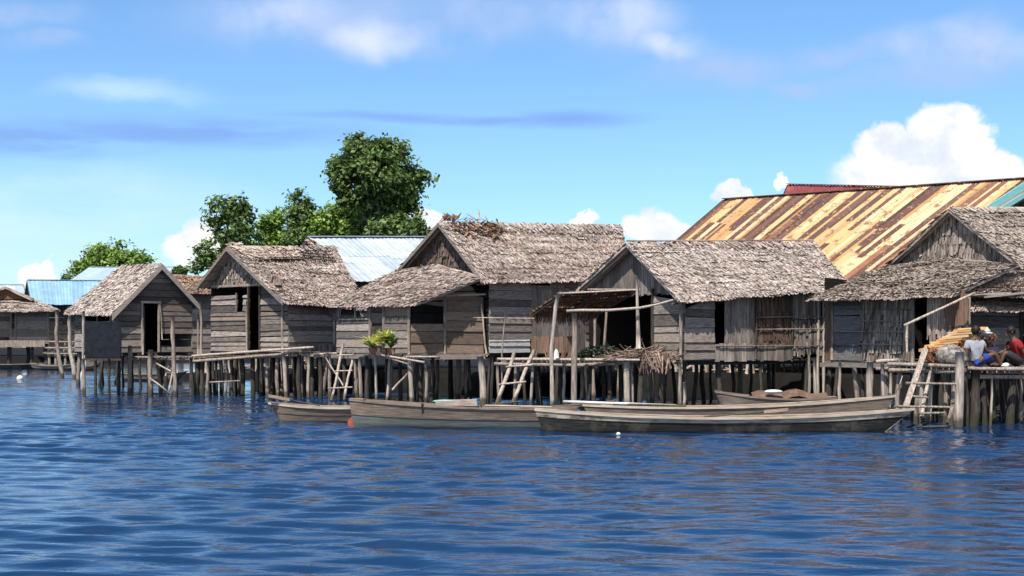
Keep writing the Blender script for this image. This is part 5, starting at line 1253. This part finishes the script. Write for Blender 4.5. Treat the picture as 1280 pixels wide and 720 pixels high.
# ================================================================== BOATS
def canoe(label, S, E, beam, z_s, z_m, z_e, hull, strake, rail, rake_s=.35, rake_e=.9, split=.5, group='wooden boats moored under the houses', blunt_s=.35, blunt_e=.06, seats=(.3, .55, .75), draft=.12, flare=.6, inner='boat_brown', strake_h=None):
    """S, E: plan points of the two tips; z_*: sheer heights at start, middle, end"""
    t = thing('canoe', label, 'boat', V(((S.x + E.x) / 2, (S.y + E.y) / 2, 0)), group)
    d = (E - S); L = d.length; d = d.normalized(); n_ = V((d.y, -d.x, 0)); NS = 36
    def sheer(u): 
        zl = z_s * (1 - u) ** 2 + z_e * u ** 2 + (2 * z_m - .5 * (z_s + z_e)) * 2 * u * (1 - u)
        return zl
    def hw(u):
        a = min(1, (u / .33)) ; b = min(1, ((1 - u) / .38)); fa = blunt_s + (1 - blunt_s) * math.sin(a * math.pi / 2) ** .9; fb = blunt_e + (1 - blunt_e) * math.sin(b * math.pi / 2) ** .9
        return beam / 2 * min(fa, fb)
    def along(u, v): # v 0 keel .. 1 sheer : the ends rake
        return u * L + (1 - v) * (rake_s * max(0, 1 - u / .12) ** 1.5 - rake_e * max(0, 1 - (1 - u) / .22) ** 1.5)
    def sec(u, v, side, ins=0.0):
        z = -draft + (sheer(u) + draft) * v; wv = hw(u) * (flare + (1 - flare) * v) * (min(1, .35 + v * 3.2) if v < .25 else 1) - ins
        p = S + d * along(u, v) + n_ * (side * max(.004, wv)); p.z = z + (ins if v < .1 else 0); return p
    vs = [0, .08, .2, .35, split]
    def band(mb, vv, o, side, ins=0.0):
        b0 = len(mb.v); k = len(vv)
        for i in range(NS + 1):
            for j in range(k): mb.v.append(sec(i / NS, vv[j], side, ins) + n_ * side * o)
        for i in range(NS):
            for j in range(k - 1):
                a = b0 + i * k + j; q = (a, a + k, a + k + 1, a + 1); mb.f.append(q if side > 0 else q[::-1]); mb.sm.append(True)
    mb = MB()
    for sd in (1, -1): band(mb, vs, 0, sd)
    for i in range(NS): mb.quad(sec(i / NS, 0, 1), sec(i / NS, 0, -1), sec((i + 1) / NS, 0, -1), sec((i + 1) / NS, 0, 1))
    for u in (0, 1):
        for j in range(len(vs) - 1): mb.quad(sec(u, vs[j], 1), sec(u, vs[j + 1], 1), sec(u, vs[j + 1], -1), sec(u, vs[j], -1))
    mb.build('hull', M[hull], t)
    mb = MB(); vt = [split, (1 + split) / 2, 1.0]
    for sd in (1, -1):
        band(mb, vt, .012, sd)
    for u in (0, 1):
        for j in range(2): mb.quad(sec(u, vt[j], 1), sec(u, vt[j + 1], 1), sec(u, vt[j + 1], -1), sec(u, vt[j], -1))
    st_ = mb.build('strake', M[strake], t)
    mb = MB(); vi = [.12, .35, .7, 1.0]
    for sd in (1, -1): band(mb, vi, -.03, sd, .012)
    for i in range(NS): mb.quad(sec(i / NS, .12, -1, .04), sec(i / NS, .12, 1, .04), sec((i + 1) / NS, .12, 1, .04), sec((i + 1) / NS, .12, -1, .04))
    mb.build('inside', M[inner], t)
    mb = MB()
    for sd in (1, -1):
        b0 = len(mb.v)
        for i in range(NS + 1):
            a = sec(i / NS, 1, sd); o1 = n_ * sd * .025; o2 = -n_ * sd * .04
            mb.v += [a + o1 - Z * .03, a + o2 - Z * .03, a + o2 + Z * .015, a + o1 + Z * .015]
        for i in range(NS):
            a = b0 + i * 4
            for e in ((0, 1, 5, 4), (1, 2, 6, 5), (2, 3, 7, 6), (3, 0, 4, 7)): mb.f.append(tuple(a + x for x in e)); mb.sm.append(False)
        mb.f.append((b0, b0 + 3, b0 + 2, b0 + 1)); mb.f.append(tuple(b0 + NS * 4 + x for x in (0, 1, 2, 3))); mb.sm += [False, False]
        mb.build('gunwale', M[rail], t); mb = MB()
    for u in seats:
        a, b = sec(u, .86, 1, .03), sec(u, .86, -1, .03); mb = MB(); mb.beam(a, b, .22, .03); mb.build('seat', M['boat_brown'], t)
    # small triangular deck at each tip
    for (u0, u1) in ((0, .06), (1, .93)):
        mb = MB(); mb.quad(sec(u0, 1, 1) + Z * .02, sec(u1, 1, 1) + Z * .02, sec(u1, 1, -1) + Z * .02, sec(u0, 1, -1) + Z * .02); mb.build('end_deck', M[strake], t)
    return t, sec
tC, secC = canoe('long black-bottomed canoe with pale peeling strake, nearest the camera', G(668, 29.5), G(1143, 29.5), .72, .47, .30, .475, 'boat_dark', 'boat_pale', 'rail', rake_s=.22, rake_e=.75, split=.74, blunt_s=.4, seats=(.25, .5, .7))
tD, secD = canoe('long brown canoe lying right behind the black-bottomed one', G(728, 30.9), G(1119, 30.7), .75, .50, .47, .70, 'boat_brown', 'boat_brown', 'rail', rake_e=.5, split=.5, seats=(.2, .45, .8))
tB, secB = canoe('grey-blue hulled boat with brown upper plank and red stem', G(438, 30.9), G(722, 30.4), .85, .62, .47, .45, 'boat_grey', 'boat_brown', 'boat_brown', rake_s=.12, rake_e=.2, split=.55, blunt_s=.35, blunt_e=.4, seats=(.2, .5, .8))
mb = MB(); p0 = G(440, 30.9, -.05)
mb.tube([p0 + V((.20, 0, .0)), p0 + V((-.02, 0, .04)), p0 + V((.0, 0, .16)), p0 + V((.10, 0, .34))], [.10, .12, .10, .05], 12); mb.build('red_stem', M['red_stem'], tB)
mb = MB(); q = secB(.335, .1, 1) + V((0, -.03, 0)); q2 = secB(.335, 1.08, 1) + V((0, -.03, 0)); mb.beam(q, q2, .05, .03, up=V((0, 1, 0))); mb.build('seam_batten', M['post_dark'], tB)
tA, secA = canoe('short brown canoe at the left with square-cut bow, partly behind the grey-blue boat', G(336, 33.2), G(500, 33.4), .8, .44, .33, .40, 'boat_brown', 'boat_brown', 'rail', rake_s=.35, rake_e=.2, split=.6, blunt_s=.35, blunt_e=.4, seats=(.4,))
tE, secE = canoe('small dark brown boat tucked under the shuttered house behind the canoes', G(893, 34.6), G(1045, 34.4), .95, .66, .50, .52, 'boat_brown', 'boat_brown', 'boat_brown', rake_s=.35, split=.6, blunt_s=.25, blunt_e=.4, seats=(.75,))
canoe('far dark canoe lying low under the far left hut', G(-60, 93.5), G(62, 94.2), 1.0, .45, .30, .40, 'boat_dark', 'boat_dark', 'board', seats=(.5,))
canoe('far canoe with upturned grey bow behind the pole cluster at the left', G(40, 92.0), G(131, 88.5), 1.0, .40, .30, .85, 'boat_dark', 'board', 'board', seats=(.5,), rake_e=1.0)
canoe('far grey canoe half hidden under the left thatched house', G(150, 66), G(235, 64.5), .9, .40, .35, .5, 'boat_dark', 'board', 'board', seats=(.5,))

# gear in the boats
def pole_gear(label, a, b, r, mat, name='boat_pole', cat='pole'):
    mb = MB(); mb.pole(P(*a), P(*b), r, r * .8, .01); m0 = P(*a); mesh_thing(name, mb, M[mat], label, cat, m0)
pole_gear('long white pole laid along the brown canoe', (704, 502, 30.8), (845, 507, 30.9), .03, 'white')
pole_gear('second pale pole lying beside the white one in the brown canoe', (766, 505, 30.9), (858, 507.5, 30.7), .028, 'pole')
pole_gear('thin yellowish pole lying over the end of the grey-blue boat', (606, 507, 30.45), (690, 508.5, 30.2), .02, 'rail')
mb = MB(); a, b = P(708, 509, 30.9), P(768, 501.5, 30.9); mb.beam(a, b, .14, .04); mb.beam(P(690, 508, 31), P(740, 504, 31.0), .12, .03)
mesh_thing('loose_plank', mb, M['board_brown'], 'brown planks tilted over the start of the brown canoe', 'planks', a)
mb = MB(); c = P(574, 504, 30.75); mb.box8([c + V(v_) for v_ in ((-.5, -.22, -.05), (.40, -.22, -.05), (.40, .22, -.05), (-.5, .22, -.05))], [c + V(v_) for v_ in ((-.5, -.22, .06), (.38, -.22, .08), (.38, .22, .08), (-.5, .22, .06))])
tb = mesh_thing('wooden_box', mb, M['wood_orange'] if False else M['board_pale'], 'flat pale wooden box on the grey-blue boat', 'box', c - Z * .05)
mb = MB(); c2 = P(556, 501.5, 30.7); mb.ball(c2, .26, .10, .035, 14, 6, .1); mesh_thing('turquoise_cloth', mb, M['turq'], 'crumpled turquoise sheet on the end of the flat wooden box', 'sheet', c2)
mb = MB(); base = P(985, 496, 34.5)
g = [[base + V((-.9 + 1.8 * i / 10, -.4 + .8 * j / 6, .16 * math.sin(math.pi * j / 6) + .05 * math.sin(i * 1.3) - .06 * abs(i - 5) / 5)) for j in range(7)] for i in range(11)]
for i in range(10):
    for j in range(6): mb.quad(g[i][j], g[i][j + 1], g[i + 1][j + 1], g[i + 1][j], True)
mesh_thing('boat_cover', mb, M['vbrown'], 'reddish brown sheet draped over the small dark boat', 'cover', base)
mb = MB(); mb.ball(P(967, 489.5, 34.1), .22, .12, .05, 14, 8); mesh_thing('white_basin', mb, M['white'], 'upturned white dish on the brown sheet of the small dark boat', 'dish', P(967, 491, 34.1))
def rope(label, a, b, sag):
    mb = MB(); A_, B_ = P(*a), P(*b); mb.tube([A_.lerp(B_, k / 8) - Z * sag * 4 * (k / 8) * (1 - k / 8) for k in range(9)], .012, 5)
    mesh_thing('rope', mb, M['pole'], label, 'rope', B_)
rope('slack rope tying the grey-blue boat to the ladder foot', (628, 489, 37.4), (600, 506, 30.6), .25)
rope('slack rope tying the brown canoe to the right jetty', (1128, 470, 32.0), (1112, 497, 30.7), .12)
def paddle(label, a, b):
    t = thing('paddle', label, 'paddle', P(*a)); mb = MB(); A_, B_ = P(*a), P(*b); mb.pole(A_, B_, .018, .016, .005); mb.build('shaft', M['pole'], t)
    d = (B_ - A_).normalized(); mb = MB(); mb.beam(B_, B_ + d * .5, .13, .018, up=V((0, -.6, 1)).normalized()); mb.build('blade', M['board_brown'], t)
paddle('wooden paddle lying across the middle of the black-bottomed canoe', (880, 521, 29.7), (955, 515, 29.3))
paddle('wooden paddle sticking out over the square-cut canoe', (400, 507, 33.2), (362, 500, 33.0))
mb = MB(); mb.ball(G(25, 68, .05), .16, .16, .16, 14, 10); mesh_thing('buoy', mb, M['white'], 'white ball buoy floating alone at the far left', 'buoy', G(25, 68, -.1))
mb = MB(); mb.ball(G(773, 28.4, .02), .045, .045, .04, 10, 8); mesh_thing('float', mb, M['white'], 'tiny white float in front of the black-bottomed canoe', 'float', G(773, 28.4))

# ================================================================== PEOPLE
def skin_mesh(name, mat, joints, edges, radii, parent, root=0, sub=2, base=None):
    off = world_loc(parent)
    me = bpy.data.meshes.new(name); me.from_pydata([tuple(V(j) + base - off) for j in joints], edges, []); me.update()
    o = bpy.data.objects.new(name, me); C.objects.link(o); o.parent = parent
    m = o.modifiers.new('skin', 'SKIN'); m.use_smooth_shade = True
    if not me.skin_vertices: return o
    for i, r_ in enumerate(radii):
        sv = me.skin_vertices[0].data[i]; sv.radius = (r_, r_) if not isinstance(r_, tuple) else r_; sv.use_root = (i == root)
    s_ = o.modifiers.new('sub', 'SUBSURF'); s_.levels = sub; s_.render_levels = sub
    me.materials.append(mat); return o
def person(label, base, J, shirt, shorts, facing, tucked=None):
    """J: dict of joint -> local position (x right, y away, z up from the seat)"""
    t = thing('person', label, 'person', base, 'people sitting on the right jetty')
    names = ['pelvis', 'waist', 'chest', 'neck', 'jaw', 'skull', 'crown', 'shl', 'elL', 'wrL', 'haL', 'shr', 'elR', 'wrR', 'haR', 'hipl', 'knL', 'anL', 'toL', 'hipr', 'knR', 'anR', 'toR']
    rad = dict(pelvis=(.14, .11), waist=(.125, .10), chest=(.15, .11), neck=.055, jaw=.07, skull=.098, crown=.07, shl=.062, elL=.042, wrL=.03, haL=.034, shr=.062, elR=.042, wrR=.03, haR=.034, hipl=.095, knL=.06, anL=.04, toL=.03, hipr=.095, knR=.06, anR=.04, toR=.03)
    ed = [('pelvis', 'waist'), ('waist', 'chest'), ('chest', 'neck'), ('neck', 'jaw'), ('jaw', 'skull'), ('skull', 'crown'), ('chest', 'shl'), ('shl', 'elL'), ('elL', 'wrL'), ('wrL', 'haL'), ('chest', 'shr'), ('shr', 'elR'), ('elR', 'wrR'), ('wrR', 'haR'), ('pelvis', 'hipl'), ('hipl', 'knL'), ('knL', 'anL'), ('anL', 'toL'), ('pelvis', 'hipr'), ('hipr', 'knR'), ('knR', 'anR'), ('anR', 'toR')]
    pts = [J[n] for n in names]; rr = [rad[n] for n in names]; ee = [(names.index(a), names.index(b)) for a, b in ed]
    for h, w_ in (('haL', 'wrL'), ('haR', 'wrR')):     # fingers and thumb, rooted in the palm
        hp = V(J[h]); dr = (hp - V(J[w_])).normalized(); sd = dr.cross(V((.2, .3, 1))).normalized(); hi = names.index(h)
        for k, (o, ln) in enumerate(((-.026, .062), (-.009, .072), (.009, .068), (.026, .055), (.045, .03))):
            k0 = len(pts); a = hp + sd * o + dr * (.02 if k < 4 else -.005); b = a + dr * ln * .6 + sd * (0 if k < 4 else .02); c_ = b + dr * ln * .5 - Z * .02
            pts += [tuple(a), tuple(b), tuple(c_)]; rr += [.010, .009, .008]; ee += [(hi, k0), (k0, k0 + 1), (k0 + 1, k0 + 2)]
    skin_mesh('body', M['skin'], pts, ee, rr, t, 0, 1, base)
    # shirt: torso and sleeves
    lp = lambda a, b, k: tuple(V(J[a]).lerp(V(J[b]), k))
    sj = [lp('pelvis', 'waist', .15), J['waist'], J['chest'], lp('chest', 'neck', .72), J['shl'], lp('shl', 'elL', .62), J['shr'], lp('shr', 'elR', .62)]
    skin_mesh('shirt', M[shirt], sj, [(0, 1), (1, 2), (2, 3), (2, 4), (4, 5), (2, 6), (6, 7)], [(.165, .135), (.15, .125), (.178, .135), .072, .085, .075, .085, .075], t, 1, 2, base)
    hj = [J['pelvis'], lp('pelvis', 'waist', .35), J['hipl'], lp('hipl', 'knL', .72 if shorts != 'darkcloth' else .98), J['hipr'], lp('hipr', 'knR', .72 if shorts != 'darkcloth' else .98)]
    skin_mesh('shorts', M[shorts], hj, [(0, 1), (0, 2), (2, 3), (0, 4), (4, 5)], [(.16, .13), (.155, .125), .115, .095, .115, .095], t, 0, 2, base)
    # hair cap, ears, eyes, nose, mouth
    sk = V(J['skull']) + base; f = V(facing).normalized(); sd = f.cross(Z).normalized()
    mb = MB(); mb.ball(sk + Z * .035 - f * .022, .108, .112, .112, 16, 10, .03); mb.build('hair', M['hair'], t)
    for s_ in (-1, 1):
        mb = MB(); mb.ball(sk + sd * .1 * s_ - Z * .01, .018, .02, .03, 8, 6); mb.build('ear', M['skin'], t)
        mb = MB(); mb.ball(sk + f * .092 + sd * .033 * s_ + Z * .002, .012, .012, .009, 8, 6); mb.build('eye', M['hair'], t)
    mb = MB(); mb.ball(sk + f * .105 - Z * .022, .016, .018, .022, 8, 6); mb.build('nose', M['skin'], t)
    mb = MB(); mb.ball(sk + f * .092 - Z * .058, .024, .024, .007, 8, 6); mb.build('mouth', M['red_stem'], t)
    return t
# grey-shirted: sits on the boards, back three-quarters to us, leaning on the left hand
zd = 1.29
b1 = G(1221, 32.3, zd)
person('person in light grey shirt and blue shorts leaning back on one hand', b1, dict(
    pelvis=(0, 0, .12), waist=(-.03, 0, .30), chest=(-.05, -.01, .50), neck=(-.03, .0, .66), jaw=(-.015, .01, .72), skull=(0, .01, .80), crown=(-.0, .01, .88),
    shl=(-.22, -.03, .54), elL=(-.27, -.08, .28), wrL=(-.26, -.12, .07), haL=(-.25, -.16, .035), shr=(.13, .02, .54), elR=(.25, .02, .34), wrR=(.38, .10, .33), haR=(.44, .13, .33),
    hipl=(-.02, -.10, .11), knL=(.38, -.12, .32), anL=(.50, -.10, .06), toL=(.64, -.10, .03), hipr=(.06, .11, .11), knR=(.42, .18, .36), anR=(.58, .2, .06), toR=(.70, .2, .03)), 'tee_grey', 'blue', (.9, .35, -.05))
mb = MB(); mb.ball(b1 + V((-.245, -.035, .50)), .088, .092, .115, 14, 10, .02); sl = mesh_thing('shirt_sleeve', mb, M['tee_white'], '', '', b1)
bpy.data.objects.remove(sl)
b2 = G(1270, 32.6, zd)
person('person in red shirt and dark trousers sitting hunched at the right edge', b2, dict(
    pelvis=(.12, 0, .12), waist=(.08, 0, .30), chest=(.0, 0, .50), neck=(-.07, .0, .66), jaw=(-.11, 0, .72), skull=(-.13, 0, .79), crown=(-.13, 0, .87),
    shl=(-.02, -.20, .54), elL=(.12, -.26, .30), wrL=(.22, -.24, .08), haL=(.25, -.24, .04), shr=(-.04, .17, .52), elR=(-.2, .2, .34), wrR=(-.34, .12, .30), haR=(-.39, .09, .30),
    hipl=(.06, -.11, .11), knL=(-.30, -.14, .34), anL=(-.40, -.12, .06), toL=(-.54, -.12, .03), hipr=(.06, .11, .11), knR=(-.28, .15, .36), anR=(-.42, .15, .06), toR=(-.55, .15, .03)), 'tee_red', 'darkcloth', (-.95, -.1, -.15))
mb = MB(); mb.ball(G(1242, 32.9, 1.50), .22, .2, .24, 14, 10, .06); mb.ball(G(1247, 33.0, 1.42), .28, .2, .15, 14, 10, .06); mesh_thing('cloth_bundle', mb, M['navy'], 'dark navy cloth bundle between the grey-shirted and red-shirted people', 'bundle', G(1244, 32.9, 1.29))
mb = MB(); mb.ball(G(1257, 31.95, 1.33), .09, .06, .05, 14, 9, .2); mesh_thing('white_rag', mb, M['tee_white'], 'small white rag on the jetty edge before the red-shirted person', 'cloth', G(1258, 31.95, 1.29))

# ================================================================== TREES
def tree(label, base_px, Y, lobes, mat, seed, leaf=.17, per=34, clump=.42, density=1.0, depth=.8, name='broadleaf_tree', group='trees behind the village', bare=0):
    r = np.random.default_rng(seed); random.seed(seed)
    t = thing(name, label, 'tree', G(base_px, Y, .4), group)
    k = Y / F
    L3 = [(P(px, py, Y + dy), rx * k, ry * k) for (px, py, rx, ry, dy) in lobes]
    b0 = G(base_px, Y, .2); top = max(c.z for c, _, _ in L3)
    cx = sum(c.x * rx for c, rx, _ in L3) / sum(rx for _, rx, _ in L3); main = V((cx, Y, sum(c.z for c, _, _ in L3) / len(L3)))
    mb = MB(); h = main.z; rb = .035 * h
    mb.tube([b0, b0.lerp(main, .35) + V((.1, 0, 0)), b0.lerp(main, .7) - V((.1, 0, 0)), main], [rb, rb * .8, rb * .65, rb * .4], 9, .05)
    for c, rx, ry in L3:
        s0 = b0.lerp(main, rnd(.6, .95)); mb.tube([s0, s0.lerp(c, .5) + V((0, 0, -.12 * rx)), c + Z * ry * .4], [rb * .4, rb * .26, rb * .1], 6)
        for q in range(5):
            e = c + V((rnd(-.8, .8) * rx, rnd(-.7, .7) * rx, rnd(-.5, .8) * ry)); mb.tube([c - Z * ry * .3, c.lerp(e, .5), e], [rb * .16, rb * .1, .015], 5)
    mb.build('trunk', M['bark'], t)
    vv = []; ff = 0
    for c, rx, ry in L3:
        rz = ry; rdep = rx * depth; area = 4 * math.pi * ((rx * rz + rx * rdep + rz * rdep) / 3); nc = int(area / (clump ** 2) * .62 * density)
        for _ in range(nc):
            u = r.normal(size=3); u /= np.linalg.norm(u); rad = r.uniform(.62, 1.04) if r.random() < .85 else r.uniform(.2, .7)
            cc_ = np.array([c.x + u[0] * rx * rad, c.y + u[1] * rdep * rad, c.z + u[2] * rz * rad]); cs = clump * r.uniform(.6, 1.25)
            n = int(per * r.uniform(.5, 1.3))
            p = r.normal(size=(n, 3)) * np.array([.5, .5, .34]) * cs + cc_
            nr = r.normal(size=(n, 3)) * .75 + u * .5 + np.array([0, -.1, .75]); nr /= np.linalg.norm(nr, axis=1)[:, None]
            a = np.cross(nr, r.normal(size=(n, 3))); a /= np.linalg.norm(a, axis=1)[:, None]; b = np.cross(nr, a)
            s_ = leaf * r.uniform(.6, 1.3, (n, 1)); a *= s_ * .5; b *= s_ * .9
            vv.append(np.stack([p - b, p + a, p + b, p - a], 1).reshape(-1, 3))
    co = np.concatenate(vv) - np.array(list(LOC[t.name])); nf = len(co) // 4
    me = bpy.data.meshes.new('crown'); me.vertices.add(len(co)); me.vertices.foreach_set('co', co.astype(np.float32).ravel())
    me.loops.add(len(co)); me.loops.foreach_set('vertex_index', np.arange(len(co), dtype=np.int32)); me.polygons.add(nf); me.polygons.foreach_set('loop_start', np.arange(0, len(co), 4, dtype=np.int32)); me.update(calc_edges=True)
    me.materials.append(M[mat]); o = bpy.data.objects.new('crown', me); C.objects.link(o); o.parent = t
tree('tallest tree with dense dark round crown rising over the metal-roofed house', 487, 92,
     [(452, 188, 22, 17, 0), (436, 210, 23, 20, 1), (487, 194, 22, 17, 0), (504, 217, 22, 22, 0), (470, 220, 34, 30, -1), (425, 226, 16, 14, 0), (498, 248, 30, 24, 0), (466, 252, 28, 20, 0), (492, 282, 26, 14, -2), (514, 236, 12, 16, 0), (447, 175, 11, 6, 0), (484, 272, 34, 16, 1), (455, 205, 28, 22, 0), (485, 226, 30, 26, 0), (528, 222, 8, 10, 0), (418, 212, 9, 8, 0), (478, 178, 12, 8, 0), (432, 246, 14, 12, 0)], 'leaf_dark', 1, leaf=.20, per=58, clump=.58)
tree('dark loose-crowned tree with knobbly top right of the small cloud', 290, 98,
     [(285, 258, 22, 17, 0), (270, 272, 12, 9, 0), (303, 270, 14, 18, 0), (290, 290, 28, 18, 0), (262, 318, 17, 16, 0), (300, 312, 24, 18, 0), (255, 330, 12, 12, 0)], 'leaf_dark', 2, leaf=.19, per=48, clump=.56, density=.85)
tree('feathery mid green tree between the knobbly tree and the slim dark one', 342, 100,
     [(343, 272, 15, 14, 0), (335, 290, 20, 18, 0), (352, 300, 18, 18, 0), (330, 310, 20, 14, 0)], 'leaf_mid', 3, leaf=.18, per=52, clump=.56)
tree('slim dark green tree with a pointed top', 378, 97, [(376, 254, 13, 15, 0), (380, 275, 20, 20, 0), (384, 296, 22, 18, 0), (368, 298, 14, 14, 0)], 'leaf_dark', 4, leaf=.17, per=56, clump=.5, density=1.1)
tree('bright green spreading tree under the tallest crown', 430, 96, [(418, 270, 18, 13, 0), (440, 276, 24, 15, 0), (462, 284, 20, 12, 0), (405, 285, 18, 14, 0), (432, 292, 34, 14, 0), (470, 296, 30, 12, 0), (450, 264, 14, 10, 0), (495, 292, 22, 11, 0)], 'leaf_mid', 5, leaf=.18, per=52, clump=.56)
tree('small dark tree just left of the large house ridge', 519, 100, [(519, 278, 9, 12, 0), (515, 292, 14, 12, 0), (527, 292, 10, 10, 0)], 'leaf_dark', 6, leaf=.17, per=50, clump=.5)
tree('rounded light green tree over the pale blue roof', 145, 150, [(145, 312, 15, 13, 0), (128, 318, 16, 12, 0), (165, 322, 14, 9, 0), (150, 328, 28, 12, 0), (178, 326, 11, 8, 0)], 'leaf_mid', 7, leaf=.26, per=46, clump=.8)
tree('lower green tree at the left end of the far clump', 112, 152, [(112, 325, 14, 14, 0), (104, 336, 16, 10, 0), (124, 338, 16, 10, 0), (118, 314, 5, 8, 0)], 'leaf_mid', 8, leaf=.26, per=44, clump=.75)
tree('tiny dark tree tip above the blue roof', 82, 155, [(82, 347, 4, 6, 0), (84, 352, 6, 6, 0)], 'leaf_dark', 9, leaf=.3, per=20, clump=.5, name='shrub')
tree('tiny dark pointed tree behind the small board-gabled house', 225, 130, [(224, 334, 4, 5, 0), (226, 340, 8, 6, 0)], 'leaf_dark', 10, leaf=.28, per=20, clump=.45, name='shrub')
